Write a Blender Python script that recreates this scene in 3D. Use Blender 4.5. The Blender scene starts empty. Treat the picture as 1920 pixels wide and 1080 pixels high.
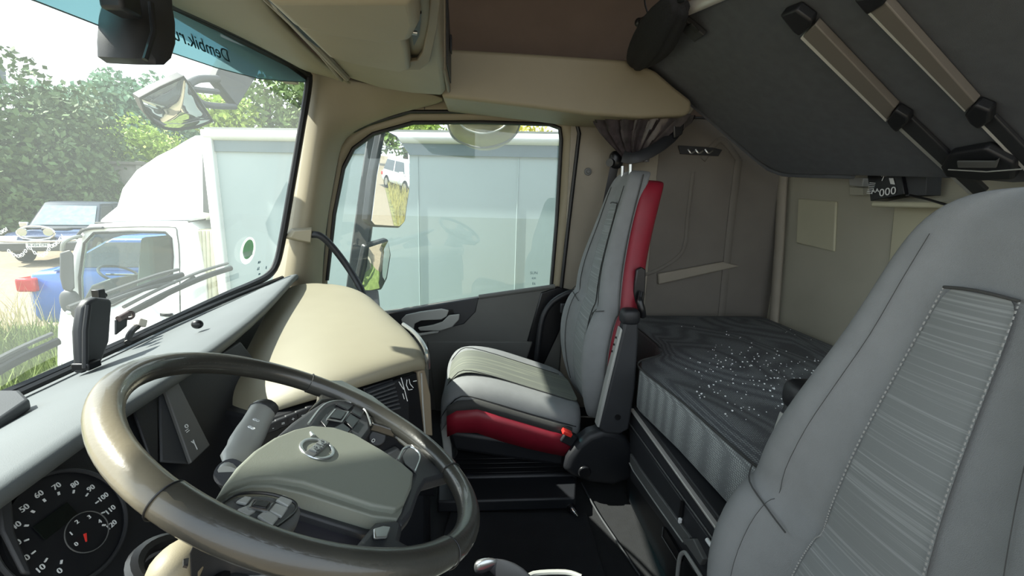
import bpy, bmesh, math, random
from mathutils import Vector, Matrix
random.seed(7)
SC = bpy.context.scene
COL = SC.collection
# ------------------------------------------------------------------ camera
FPX = 796.0
def V(*a): return Vector(a[0] if len(a) == 1 else a)
_yc = V(-60, -166, FPX).normalized()
_zc = -V(-110, 3860, FPX).normalized()
_zc = (_zc - _yc * _zc.dot(_yc)).normalized()
_xc = _yc.cross(_zc)
EYE = V(0, 0, 1.2)
def ray(px, py):
    d = V(px - 960, py - 540, FPX)
    return V(_xc.dot(d), _yc.dot(d), _zc.dot(d))
cam_d = bpy.data.cameras.new('camera'); cam = bpy.data.objects.new('camera', cam_d); COL.objects.link(cam)
cam_d.sensor_width = 36; cam_d.lens = FPX / 1920 * 36; cam_d.clip_start = 0.02; cam_d.clip_end = 500
_r = V(_xc[0], _yc[0], _zc[0]); _u = -V(_xc[1], _yc[1], _zc[1]); _b = -V(_xc[2], _yc[2], _zc[2])
cam.matrix_world = Matrix(((_r[0], _u[0], _b[0], EYE[0]), (_r[1], _u[1], _b[1], EYE[1]), (_r[2], _u[2], _b[2], EYE[2]), (0, 0, 0, 1)))
SC.camera = cam
# ------------------------------------------------------------------ light
w = bpy.data.worlds.new('sky'); SC.world = w; w.use_nodes = True
nt = w.node_tree; bg = nt.nodes['Background']
tc = nt.nodes.new('ShaderNodeTexCoord'); sx = nt.nodes.new('ShaderNodeSeparateXYZ'); cr = nt.nodes.new('ShaderNodeValToRGB')
nt.links.new(tc.outputs['Generated'], sx.inputs[0]); nt.links.new(sx.outputs['Z'], cr.inputs[0])
cr.color_ramp.elements[0].position = 0.0; cr.color_ramp.elements[0].color = (0.93, 0.98, 1.0, 1)
cr.color_ramp.elements[1].position = 0.8; cr.color_ramp.elements[1].color = (0.72, 0.86, 1.0, 1)
nt.links.new(cr.outputs[0], bg.inputs['Color']); bg.inputs['Strength'].default_value = 1.15
sd = bpy.data.lights.new('sun', 'SUN'); sd.energy = 7.0; sd.angle = math.radians(0.6); sd.color = (1, 0.96, 0.86)
sun = bpy.data.objects.new('sun', sd); COL.objects.link(sun)
SUN_DIR = V(0.685, -0.05, -0.725).normalized()
sun.rotation_euler = SUN_DIR.to_track_quat('-Z', 'Y').to_euler()
SC.view_settings.view_transform = 'Standard'; SC.view_settings.look = 'None'
SC.view_settings.gamma = 1; SC.view_settings.use_curve_mapping = False
SC.view_settings.exposure = 1.0
# ------------------------------------------------------------------ point helpers
def A(px, py, **k):
    d = ray(px, py); a, v = list(k.items())[0]; i = 'xyz'.index(a)
    return EYE + d * ((v - EYE[i]) / d[i])
def PL(px, py, p0, n):
    d = ray(px, py); n = V(n)
    return EYE + d * ((V(p0) - EYE).dot(n) / d.dot(n))
def T0(px, py): return A(px, py, z=1.705)
# ------------------------------------------------------------------ materials
def lin(c):
    if isinstance(c, str):
        c = c.lstrip('#'); c = [int(c[i:i+2], 16) / 255 for i in (0, 2, 4)]
    return tuple(x / 12.92 if x < 0.04045 else ((x + 0.055) / 1.055) ** 2.4 for x in c) + (1,)
def M(name, c, rough=0.6, metal=0, var=0.06, vs=8, bump=0.0, bs=300, coat=0, spec=0.5, alpha=None):
    m = bpy.data.materials.new(name); m.use_nodes = True; n = m.node_tree; b = n.nodes['Principled BSDF']
    b.inputs['Roughness'].default_value = rough; b.inputs['Metallic'].default_value = metal
    b.inputs['Specular IOR Level'].default_value = spec
    b.inputs['Coat Weight'].default_value = coat
    tc = n.nodes.new('ShaderNodeTexCoord'); no = n.nodes.new('ShaderNodeTexNoise'); no.inputs['Scale'].default_value = vs; no.inputs['Detail'].default_value = 3
    n.links.new(tc.outputs['Object'], no.inputs['Vector'])
    r = n.nodes.new('ShaderNodeValToRGB'); L = lin(c)
    r.color_ramp.elements[0].position = 0.3; r.color_ramp.elements[1].position = 0.7
    r.color_ramp.elements[0].color = tuple(x * (1 - var) for x in L[:3]) + (1,); r.color_ramp.elements[1].color = tuple(min(1, x * (1 + var)) for x in L[:3]) + (1,)
    n.links.new(no.outputs['Fac'], r.inputs[0]); n.links.new(r.outputs[0], b.inputs['Base Color'])
    if bump:
        n2 = n.nodes.new('ShaderNodeTexNoise'); n2.inputs['Scale'].default_value = bs; n2.inputs['Detail'].default_value = 2
        bp = n.nodes.new('ShaderNodeBump'); bp.inputs['Strength'].default_value = bump; bp.inputs['Distance'].default_value = 0.002
        n.links.new(tc.outputs['Object'], n2.inputs['Vector']); n.links.new(n2.outputs['Fac'], bp.inputs['Height']); n.links.new(bp.outputs[0], b.inputs['Normal'])
    return m
def glass_mat(name, tint=(0.93, 0.97, 0.96), haze=0.04, refl=1.0, hc=(0.85, 0.95, 0.93, 1)):
    m = bpy.data.materials.new(name); m.use_nodes = True; n = m.node_tree; n.nodes.clear()
    o = n.nodes.new('ShaderNodeOutputMaterial'); t = n.nodes.new('ShaderNodeBsdfTransparent'); t.inputs[0].default_value = (*tint, 1)
    g = n.nodes.new('ShaderNodeBsdfGlossy'); g.inputs['Roughness'].default_value = 0.0; g.inputs[0].default_value = (refl, refl, refl, 1)
    lw = n.nodes.new('ShaderNodeLayerWeight'); lw.inputs[0].default_value = 0.5
    pw_ = n.nodes.new('ShaderNodeMath'); pw_.operation = 'POWER'; pw_.inputs[1].default_value = 5; n.links.new(lw.outputs['Facing'], pw_.inputs[0])
    f = n.nodes.new('ShaderNodeMath'); f.operation = 'MULTIPLY_ADD'; f.inputs[1].default_value = 0.85; f.inputs[2].default_value = 0.035; n.links.new(pw_.outputs[0], f.inputs[0])
    mx = n.nodes.new('ShaderNodeMixShader'); n.links.new(f.outputs[0], mx.inputs[0]); n.links.new(t.outputs[0], mx.inputs[1]); n.links.new(g.outputs[0], mx.inputs[2])
    d = n.nodes.new('ShaderNodeBsdfTranslucent'); d.inputs[0].default_value = hc
    m2 = n.nodes.new('ShaderNodeMixShader'); n.links.new(mx.outputs[0], m2.inputs[1]); n.links.new(d.outputs[0], m2.inputs[2])
    no = n.nodes.new('ShaderNodeTexNoise'); no.inputs['Scale'].default_value = 3; tc = n.nodes.new('ShaderNodeTexCoord'); n.links.new(tc.outputs['Object'], no.inputs['Vector'])
    mr = n.nodes.new('ShaderNodeMapRange'); mr.inputs['To Min'].default_value = haze * 0.7; mr.inputs['To Max'].default_value = haze * 1.3
    n.links.new(no.outputs['Fac'], mr.inputs[0]); n.links.new(mr.outputs[0], m2.inputs[0]); n.links.new(m2.outputs[0], o.inputs[0])
    return m
def dotted(name, base, dot, sc, bump=0.3):
    m = M(name, base, 0.8); n = m.node_tree; b = n.nodes['Principled BSDF']
    tc = n.nodes['Texture Coordinate']; vo = n.nodes.new('ShaderNodeTexVoronoi'); vo.inputs['Scale'].default_value = sc; vo.inputs['Randomness'].default_value = 0.12
    n.links.new(tc.outputs['Object'], vo.inputs['Vector'])
    r = n.nodes.new('ShaderNodeValToRGB'); r.color_ramp.elements[0].position = 0.22; r.color_ramp.elements[1].position = 0.5
    r.color_ramp.elements[0].color = lin(dot); r.color_ramp.elements[1].color = lin(base)
    n.links.new(vo.outputs['Distance'], r.inputs[0]); n.links.new(r.outputs[0], b.inputs['Base Color'])
    bp = n.nodes.new('ShaderNodeBump'); bp.inputs['Strength'].default_value = bump; bp.inputs['Distance'].default_value = 0.001; bp.invert = True
    n.links.new(vo.outputs['Distance'], bp.inputs['Height']); n.links.new(bp.outputs[0], b.inputs['Normal'])
    return m
def striped(name, base, line, axis=2, sc=40):
    m = M(name, base, 0.85); n = m.node_tree; b = n.nodes['Principled BSDF']; tc = n.nodes['Texture Coordinate']
    mp = n.nodes.new('ShaderNodeMapping'); s = [3, 3, 3]; s[axis] = sc * 3; mp.inputs['Scale'].default_value = s
    if axis == 0: mp.inputs['Rotation'].default_value = (0, math.radians(0), 0)
    no = n.nodes.new('ShaderNodeTexNoise'); no.inputs['Scale'].default_value = 1; no.inputs['Detail'].default_value = 4
    n.links.new(tc.outputs['Object'], mp.inputs[0]); n.links.new(mp.outputs[0], no.inputs['Vector'])
    r = n.nodes.new('ShaderNodeValToRGB'); r.color_ramp.elements[0].position = 0.52; r.color_ramp.elements[1].position = 0.68
    r.color_ramp.elements[0].color = lin(base); r.color_ramp.elements[1].color = lin(line)
    n.links.new(no.outputs['Fac'], r.inputs[0]); n.links.new(r.outputs[0], b.inputs['Base Color'])
    bp = n.nodes.new('ShaderNodeBump'); bp.inputs['Strength'].default_value = 0.35; bp.inputs['Distance'].default_value = 0.001
    n.links.new(no.outputs['Fac'], bp.inputs['Height']); n.links.new(bp.outputs[0], b.inputs['Normal'])
    return m
cream = M('cream_plastic', '#867e69', 0.55, var=0.03, bump=0.08, bs=900)
cream_dk = M('taupe_plastic', '#7a705e', 0.6, var=0.03, bump=0.08, bs=900)
dashtop = M('dash_cream', '#827e6c', 0.55, var=0.03, bump=0.1, bs=900)
hoodm = M('dash_grey', '#595f61', 0.62, var=0.04, bump=0.15, bs=700)
hoodd = M('dash_dark_grey', '#3a3d40', 0.6, var=0.05, bump=0.15, bs=700)
black = M('black_plastic', '#191b1f', 0.5, var=0.1, bump=0.1, bs=500)
blacks = M('black_satin', '#121316', 0.35, var=0.1)
darkg = M('charcoal_plastic', '#2c2e31', 0.5, var=0.08, bump=0.1, bs=600)
midg = M('mid_grey_plastic', '#5b5d5c', 0.5, var=0.05, bump=0.1, bs=600)
lightg = M('light_grey_plastic', '#9c9e9a', 0.4, var=0.05)
rubber = M('black_rubber', '#0c0d10', 0.45, var=0.1)
silver = M('satin_silver', '#b9bcbc', 0.28, metal=0.9, var=0.03)
alu = M('brushed_aluminium', '#c9c7c2', 0.38, metal=0.35, var=0.05, vs=20)
doorp = M('door_grey', '#5c5d5a', 0.65, var=0.04, bump=0.12, bs=500)
leather = M('worn_leather', '#33332f', 0.33, var=0.22, vs=14, bump=0.10, bs=260, coat=0.45)
def sunlit_tone(m, c):  # paints sunlight into the leather: lighter colour on the rim's sunny left part
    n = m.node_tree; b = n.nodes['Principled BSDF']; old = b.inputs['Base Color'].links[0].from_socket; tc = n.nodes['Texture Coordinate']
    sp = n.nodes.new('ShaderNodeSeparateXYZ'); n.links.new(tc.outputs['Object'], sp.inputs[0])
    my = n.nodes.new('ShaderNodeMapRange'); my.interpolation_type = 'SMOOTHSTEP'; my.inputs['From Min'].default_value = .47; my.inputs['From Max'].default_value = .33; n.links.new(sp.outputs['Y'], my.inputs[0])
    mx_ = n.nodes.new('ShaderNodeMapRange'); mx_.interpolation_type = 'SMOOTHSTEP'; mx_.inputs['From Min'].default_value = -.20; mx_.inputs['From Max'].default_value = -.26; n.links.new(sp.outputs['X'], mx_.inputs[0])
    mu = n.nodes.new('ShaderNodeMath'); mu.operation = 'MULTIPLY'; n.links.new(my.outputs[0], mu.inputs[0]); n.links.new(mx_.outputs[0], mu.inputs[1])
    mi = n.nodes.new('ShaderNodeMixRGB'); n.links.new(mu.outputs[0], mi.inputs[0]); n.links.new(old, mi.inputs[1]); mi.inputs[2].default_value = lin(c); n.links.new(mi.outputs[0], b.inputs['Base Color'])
leather_rim = M('sunlit_rim_leather', '#33332f', 0.33, var=0.22, vs=14, bump=0.10, bs=260, coat=0.45); sunlit_tone(leather_rim, '#77705f')
padm = M('airbag_grey', '#767a70', 0.5, var=0.03, bump=0.1, bs=800)
seatg = M('seat_grey_cloth', '#757879', 0.9, var=0.05, vs=20, bump=0.35, bs=900)
seatb = M('seat_charcoal_cloth', '#3b3c3b', 0.9, var=0.06, vs=20, bump=0.35, bs=900)
seati = striped('seat_insert_cloth', '#6f7373', '#868a8a', 2, 110)
seatc = striped('seat_cushion_insert', '#5d615a', '#777c6d', 1, 30)
seatr = M('seat_red_leather', '#7c1426', 0.5, var=0.08, vs=15, bump=0.15, bs=400)
stitch = M('pale_stitching', '#8b8c8a', 0.8)
redp = M('buckle_red', '#d8352e', 0.35)
wallg = M('side_lining_grey', '#6f6b64', 0.85, var=0.06, vs=5, bump=0.35, bs=700)
wallb = M('pillar_lining', '#8f897d', 0.85, var=0.05, vs=6, bump=0.3, bs=700)
rearm = M('rear_lining', '#a8a696', 0.85, var=0.06, vs=3, bump=0.35, bs=600)
brown = M('brown_headlining', '#6a5b50', 0.9, var=0.06, bump=0.3, bs=700)
bunkm = M('upper_bunk_cloth', '#585c61', 0.9, var=0.08, vs=30, bump=0.6, bs=1200)
matt = dotted('mattress_cloth', '#46494c', '#7a7f80', 150, .15)
matt_side = dotted('mattress_border_cloth', '#6f7374', '#a9afad', 150, .2)
floorm = M('floor_mat', '#191b1d', 0.85, var=0.15, vs=30, bump=0.6, bs=300)
curtm = M('curtain_sateen', '#3a3436', 0.28, var=0.5, vs=30)
white = M('white_paint', '#e9eceb', 0.4, var=0.02, coat=0.3)
sticker_m = M('beige_label', '#b5b39b', 0.7, var=0.03)
boxside = M('box_panel', '#a8b8b9', 0.55, var=0.03, vs=2)
boxdark = M('box_band', '#6b7c82', 0.5, var=0.03)
navy = M('navy_paint', '#22345f', 0.25, var=0.05, coat=0.8)
blue = M('bright_blue_paint', '#2d62b8', 0.25, var=0.05, coat=0.8)
carglass = M('car_glass', '#7f949a', 0.08, var=0.2, spec=1.0)
darkglass = M('dark_glass', '#27313a', 0.08, var=0.2, spec=1.0)
tyre = M('tyre', '#1d1d1e', 0.9)
chrome = M('chrome', '#d8dadc', 0.12, metal=1)
mirrorm = M('mirror_glass', '#f2f4f5', 0.0, metal=1, var=0.0)
glass = glass_mat('window_glass', haze=0.03)
wglass = glass_mat('windscreen_glass', haze=0.05)
tgl = glass_mat('small_truck_glass', (0.75, 0.85, 0.83), haze=0.05)
tint = glass_mat('tint_strip', (0.045, 0.12, 0.145), haze=0.22, hc=(0.24, 0.42, 0.46, 1))
concrete = M('concrete', '#99968c', 0.9, var=0.12, vs=3)
txtw = M('white_print', '#dfe3e3', 0.6)
txtd = M('dark_print', '#2c5360', 0.6)
def film(name, c):
    m = bpy.data.materials.new(name); m.use_nodes = True; n = m.node_tree; b = n.nodes['Principled BSDF']; b.inputs['Base Color'].default_value = lin(c)
    no = n.nodes.new('ShaderNodeTexNoise'); no.inputs['Scale'].default_value = 30
    t = n.nodes.new('ShaderNodeBsdfTranslucent'); t.inputs[0].default_value = lin(c); mx = n.nodes.new('ShaderNodeMixShader'); mx.inputs[0].default_value = .6
    n.links.new(b.outputs[0], mx.inputs[1]); n.links.new(t.outputs[0], mx.inputs[2]); n.links.new(mx.outputs[0], n.nodes['Material Output'].inputs[0]); return m
green = film('sticker_green', '#35b169'); sticker_w = film('sticker_white', '#f2f6f4')
# ------------------------------------------------------------------ geometry pieces, each returns (verts, faces)
def g_box(c, s, R=None, taper=1):
    c = V(c); vs = []
    for x in (-1, 1):
        for y in (-1, 1):
            for z in (-1, 1):
                k = taper if z > 0 else 1
                p = V(x * s[0] / 2 * k, y * s[1] / 2 * k, z * s[2] / 2)
                if R: p = R @ p
                vs.append(c + p)
    return vs, [(0, 1, 3, 2), (4, 6, 7, 5), (0, 4, 5, 1), (2, 3, 7, 6), (0, 2, 6, 4), (1, 5, 7, 3)]
def g_slab(pts, ext):
    n = len(pts); ext = V(ext); vs = [V(p) for p in pts] + [V(p) + ext for p in pts]
    return vs, [tuple(range(n)), tuple(range(2 * n - 1, n - 1, -1))] + [(i, i + n, (i + 1) % n + n, (i + 1) % n) for i in range(n)]
def catmull(pts, k=6, closed=False):
    pts = [V(p) for p in pts]; n = len(pts); out = []
    rng = range(n if closed else n - 1)
    for i in rng:
        if closed: p0, p1, p2, p3 = pts[i-1], pts[i], pts[(i+1) % n], pts[(i+2) % n]
        else: p0, p1, p2, p3 = pts[max(i-1, 0)], pts[i], pts[i+1], pts[min(i+2, n-1)]
        for j in range(k):
            t = j / k
            out.append(0.5 * ((2 * p1) + (p2 - p0) * t + (2 * p0 - 5 * p1 + 4 * p2 - p3) * t * t + (3 * p1 - p0 - 3 * p2 + p3) * t ** 3))
    if not closed: out.append(pts[-1])
    return out
def g_tube(pts, r, n=10, k=0, closed=False, flat=1.0, upv=(0, 0, 1)):
    if k: pts = catmull(pts, k, closed)
    pts = [V(p) for p in pts]; m = len(pts); vs = []; fs = []
    u0 = None
    for i, p in enumerate(pts):
        a = pts[(i - 1) % m] if (closed or i > 0) else p; b = pts[(i + 1) % m] if (closed or i < m - 1) else p
        t = (b - a).normalized()
        if u0 is None:
            u = V(upv) - t * V(upv).dot(t)
            if u.length < 1e-3: u = V(1, 0, 0) - t * t[0]
        else: u = u0 - t * u0.dot(t)
        u.normalize(); u0 = u; v = t.cross(u)
        rr = r[i * (len(r) - 1) // max(1, m - 1)] if isinstance(r, (list, tuple)) else r
        for j in range(n):
            an = 2 * math.pi * j / n
            vs.append(p + u * (rr * flat * math.cos(an)) + v * (rr * math.sin(an)))
    for i in range(m if closed else m - 1):
        for j in range(n):
            fs.append((i * n + j, i * n + (j + 1) % n, ((i + 1) % m) * n + (j + 1) % n, ((i + 1) % m) * n + j))
    if not closed: fs += [tuple(range(n))[::-1], tuple((m - 1) * n + j for j in range(n))]
    return vs, fs
def g_loft(rings, caps=True):
    n = len(rings[0]); vs = [V(p) for r in rings for p in r]; fs = []
    for i in range(len(rings) - 1):
        for j in range(n): fs.append((i * n + j, i * n + (j + 1) % n, (i + 1) * n + (j + 1) % n, (i + 1) * n + j))
    if caps: fs += [tuple(range(n))[::-1], tuple((len(rings) - 1) * n + j for j in range(n))]
    return vs, fs
def g_grid(rows):
    n = len(rows[0]); vs = [V(p) for r in rows for p in r]
    return vs, [(i * n + j, i * n + j + 1, (i + 1) * n + j + 1, (i + 1) * n + j) for i in range(len(rows) - 1) for j in range(n - 1)]
def g_cyl(a, b, r, r2=None, n=24):
    return g_tube([a, b], [r, r if r2 is None else r2], n)
def g_sph(c, s, nu=16, nv=10, R=None, e=1.0):
    vs = []; fs = []
    def pw(x): return math.copysign(abs(x) ** e, x)
    for i in range(nv + 1):
        th = math.pi * i / nv
        for j in range(nu):
            ph = 2 * math.pi * j / nu
            p = V(s[0] * pw(math.sin(th)) * pw(math.cos(ph)), s[1] * pw(math.sin(th)) * pw(math.sin(ph)), s[2] * pw(math.cos(th)))
            if R: p = R @ p
            vs.append(V(c) + p)
    for i in range(nv):
        for j in range(nu): fs.append((i * nu + j, (i + 1) * nu + j, (i + 1) * nu + (j + 1) % nu, i * nu + (j + 1) % nu))
    return vs, fs
def g_disc(c, nrm, r, th, n=32, sx=1.0, up=(0, 0, 1)):
    nrm = V(nrm).normalized(); u = (V(up) - nrm * V(up).dot(nrm)).normalized(); v = u.cross(nrm)
    pts = [V(c) + u * (r * math.cos(2 * math.pi * i / n)) + v * (r * sx * math.sin(2 * math.pi * i / n)) for i in range(n)]
    return g_slab(pts, nrm * th)
def g_ring(c, nrm, r, tr, n=40, sx=1.0, up=(0, 0, 1), flat=1.0):
    nrm = V(nrm).normalized(); u = (V(up) - nrm * V(up).dot(nrm)).normalized(); v = u.cross(nrm)
    return g_tube([V(c) + u * (r * math.cos(2 * math.pi * i / n)) + v * (r * sx * math.sin(2 * math.pi * i / n)) for i in range(n)], tr, 8, closed=True, flat=flat, upv=nrm)
# ------------------------------------------------------------------ object helpers
ROOT = {}
def mk(name, geos, mat, parent=None, bevel=0, sub=0, smooth=True, solid=0, seg=2, kind=None, label=None, flip=False):
    if isinstance(geos, tuple): geos = [geos]
    vs, fs = [], []
    for v, f in geos:
        k = len(vs); vs += [tuple(p) for p in v]; fs += [tuple(i + k for i in q) for q in f]
    me = bpy.data.meshes.new(name); me.from_pydata(vs, [], fs); me.update()
    bm = bmesh.new(); bm.from_mesh(me); bmesh.ops.remove_doubles(bm, verts=bm.verts, dist=1e-6)
    if not solid: bmesh.ops.recalc_face_normals(bm, faces=bm.faces)
    if flip: bmesh.ops.reverse_faces(bm, faces=bm.faces)
    bm.to_mesh(me); bm.free()
    for m in (mat if isinstance(mat, list) else [mat]): me.materials.append(m)
    o = bpy.data.objects.new(name, me); COL.objects.link(o)
    if parent is not None:
        o.parent = parent; o.matrix_parent_inverse = ROOT.get(parent.name, Matrix()).inverted()
    if solid:
        md = o.modifiers.new('solid', 'SOLIDIFY'); md.thickness = solid; md.offset = -1
    if bevel:
        md = o.modifiers.new('bevel', 'BEVEL'); md.width = bevel; md.segments = seg; md.limit_method = 'ANGLE'; md.angle_limit = math.radians(35)
    if sub:
        md = o.modifiers.new('sub', 'SUBSURF'); md.levels = sub; md.render_levels = sub
    if smooth: me.shade_smooth()
    if smooth and not sub and not solid:
        try: me.set_sharp_from_angle(angle=math.radians(38))
        except Exception: pass
    if kind: o['kind'] = kind
    if label: o['label'] = label
    return o
def thing(name, label, cat, loc=(0, 0, 0), group=None, kind=None):
    o = bpy.data.objects.new(name, None); COL.objects.link(o); o.location = loc
    ROOT[o.name] = Matrix.Translation(V(loc)); o.empty_display_size = 0.05
    if label: o['label'] = label; o['category'] = cat
    if group: o['group'] = group
    if kind: o['kind'] = kind
    return o
def tag(o, label, cat, group=None, kind=None):
    o['label'] = label; o['category'] = cat
    if group: o['group'] = group
    if kind: o['kind'] = kind
    return o
def g_text(s, loc, right, up, size, depth=0.0006, align='CENTER'):
    cu = bpy.data.curves.new('t', 'FONT'); cu.body = s; cu.size = size; cu.extrude = depth; cu.align_x = align; cu.align_y = 'CENTER'; cu.resolution_u = 3
    o = bpy.data.objects.new('t', cu); COL.objects.link(o)
    dg = bpy.context.evaluated_depsgraph_get(); me = o.evaluated_get(dg).to_mesh()
    r = V(right).normalized(); u = V(up); u = (u - r * u.dot(r)).normalized(); n = r.cross(u)
    vs = [V(loc) + r * v.co.x + u * v.co.y + n * v.co.z for v in me.vertices]; fs = [tuple(p.vertices) for p in me.polygons]
    o.evaluated_get(dg).to_mesh_clear(); bpy.data.objects.remove(o); bpy.data.curves.remove(cu)
    return vs, fs
def rotz(a): return Matrix.Rotation(a, 3, 'Z')
def roty(a): return Matrix.Rotation(a, 3, 'Y')
def rotx(a): return Matrix.Rotation(a, 3, 'X')
YW = 2.30
# ================================================================== SETTING: the cab shell
mk('floor', g_box((0.42, 1.08, -0.02), (2.6, 2.5, 0.04)), floorm, kind='structure')
mk('ceiling', g_box((0.42, 1.08, 2.52), (2.6, 2.5, 0.04)), brown, kind='structure')
wfr = thing('wall_front', None, None, (-.9, 1.1, 0), kind='structure')
mk('upper_front', g_box((-.93, 1.08, 2.13), (.06, 2.5, .80)), M('front_upper', '#8d8570', .8), wfr)
mk('lower_front', g_box((-1.10, 1.08, .35), (.06, 2.5, .72)), M('front_lower', '#202226', .8), wfr)
# passenger side wall: pillar lining, rear lining and brown upper lining round the door opening
wr = thing('wall_right', None, None, (1.1, YW, 0), kind='structure')
mk('pillar_lining', g_slab([(0.47, YW, 0), (0.95, YW, 0), (0.95, YW, 1.70), (0.47, YW, 1.70)], (0, 0.1, 0)), wallb, wr, bevel=0.004)
mk('rear_side_lining', g_slab([(0.95, YW + .004, 0), (1.72, YW + .004, 0), (1.72, YW + .004, 1.66), (0.95, YW + .004, 1.66)], (0, 0.1, 0)), wallg, wr, bevel=0.002)
mk('upper_lining', g_slab([(-0.9, YW + .01, 1.76), (0.47, YW + .01, 1.76), (0.47, YW + .01, 1.66), (1.72, YW + .01, 1.66), (1.72, YW + .01, 2.52), (-0.9, YW + .01, 2.52)], (0, 0.1, 0)), brown, wr)
mk('lining_joint', g_tube([(0.96, YW, 1.655), (1.7, YW, 1.655)], 0.006, 6), darkg, wr)
# raised bead pressed in the rear side lining, and the long recess ledge below it
mk('pressed_bead', g_tube([A(1300, 322, y=YW), A(1290, 400, y=YW), A(1280, 470, y=YW), A(1235, 505, y=YW), A(1190, 520, y=YW)], 0.010, 8, k=6, flat=0.5, upv=(0, 1, 0)), wallg, wr)
mk('pressed_rib', [g_tube([A(1385, 300, y=YW), A(1370, 420, y=YW), A(1352, 600, y=YW)], 0.022, 10, k=6, flat=0.35, upv=(0, 1, 0)),
                   g_tube([A(1318, 300, y=YW), A(1352, 262, y=YW), A(1385, 300, y=YW)], 0.016, 8, k=6, flat=0.4, upv=(0, 1, 0))], wallg, wr)
ledge = [A(1232, 532, y=YW), A(1330, 510, y=YW), A(1383, 498, y=YW), A(1352, 490, y=YW), A(1232, 512, y=YW)]
mk('recess_ledge', g_slab(ledge, (0, -0.028, 0)), wallb, wr, bevel=0.008)
mk('lining_button', [g_disc(A(1102, 322, y=YW), (0, -1, 0), 0.020, 0.008), g_disc(A(1102, 322, y=YW), (0, -1, 0), 0.010, 0.016)], midg, wr, bevel=0.003)
mk('lining_clip', g_disc(A(1117, 436, y=YW), (0, -1, 0), 0.012, 0.01), lightg, wr, bevel=0.003)
# rear wall
wb = thing('wall_rear', None, None, (1.7, 1.1, 0), kind='structure')
mk('rear_lining', g_box((1.74, 1.1, 1.26), (0.08, 2.5, 2.52)), rearm, wb)
mk('corner_post', g_tube([A(1468, 320, x=1.665), A(1462, 450, x=1.665), A(1450, 615, x=1.665)], 0.030, 12, flat=0.7, upv=(1, 0, 0)), wallb, wb)
mk('padded_panel', g_slab([A(1500, 372, x=1.7), A(1572, 378, x=1.7), A(1568, 472, x=1.7), A(1496, 456, x=1.7)], (-0.012, 0, 0)), sticker_m, wb, bevel=0.006)
mk('lower_panel', g_slab([A(1680, 382, x=1.7), A(1900, 395, x=1.7), A(1900, 700, x=1.7), A(1655, 640, x=1.7)], (-0.008, 0, 0)), sticker_m, wb, bevel=0.006)
# ------------------------------------------------------------------ A-pillar and door header
pl = thing('trim_1', None, None, (-0.8, 2.2, 1.2), kind='structure')
pr = [[(573, 130, 2.20), (612, 136, 2.12), (670, 152, 2.16), (860, 180, 2.22)],
      [(577, 150, 2.21), (606, 172, 2.14), (665, 186, 2.20), (830, 194, 2.26)],
      [(573, 180, 2.22), (602, 205, 2.12), (655, 214, 2.22), (768, 205, 2.285)],
      [(570, 208, 2.22), (598, 224, 2.11), (636, 236, 2.21), (695, 228, 2.285)],
      [(566, 240, 2.23), (594, 252, 2.10), (622, 258, 2.20), (650, 250, 2.285)],
      [(560, 285, 2.24), (587, 292, 2.09), (612, 290, 2.19), (634, 280, 2.29)],
      [(552, 335, 2.24), (580, 340, 2.09), (604, 340, 2.18), (624, 340, YW)],
      [(538, 425, 2.24), (566, 430, 2.08), (590, 430, 2.18), (607, 430, YW)],
      [(520, 500, 2.24), (553, 505, 2.08), (583, 520, 2.18), (602, 520, YW)],
      [(500, 560, 2.24), (545, 590, 2.1), (580, 600, 2.2), (600, 600, YW)]]
mk('pillar_cover', g_grid([[A(x, y, y=d) for x, y, d in r_] for r_ in pr]), cream, pl, sub=2, solid=0.015)
# header above windscreen
rows = [[T0(250, -60), T0(390, -80), T0(470, -60)], [T0(300, -3), T0(400, -15), T0(512, 8)], [T0(330, 8), T0(420, 5), T0(535, 35)],
        [T0(420, 48), T0(480, 48), T0(575, 78)], [T0(480, 78), T0(530, 80), T0(615, 118)], [T0(535, 107), T0(575, 110), T0(650, 146)], [A(573, 130, y=2.09), A(612, 136, y=2.12), A(675, 160, y=2.14)]]
mk('windscreen_header', g_grid(rows), cream, pl, sub=1, solid=0.02)
mk('header_recess', g_grid([[A(330, 2, z=1.692), A(395, -30, z=1.692)], [A(425, 12, z=1.692), A(425, -6, z=1.692)], [A(463, 40, z=1.692), A(440, 8, z=1.692)]]), cream_dk, pl, solid=0.002)
dh = [A(660, 150, y=YW - .01), A(845, 168, y=YW - .01), A(1310, 195, y=YW - .01), A(1290, 222, y=YW - .01), A(1095, 226, y=YW - .01), A(1062, 212, y=YW - .01), A(900, 206, y=YW - .01), A(765, 207, y=YW - .01), A(700, 228, y=YW - .01), A(640, 262, y=YW - .01)]
mk('door_header', g_slab(dh, (0, 0.06, 0)), cream, pl, bevel=0.008)
mk('header_seam', g_tube([A(795, 184, y=YW - .013), A(796, 206, y=YW - .013)], 0.0015, 6), darkg, pl)
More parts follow.
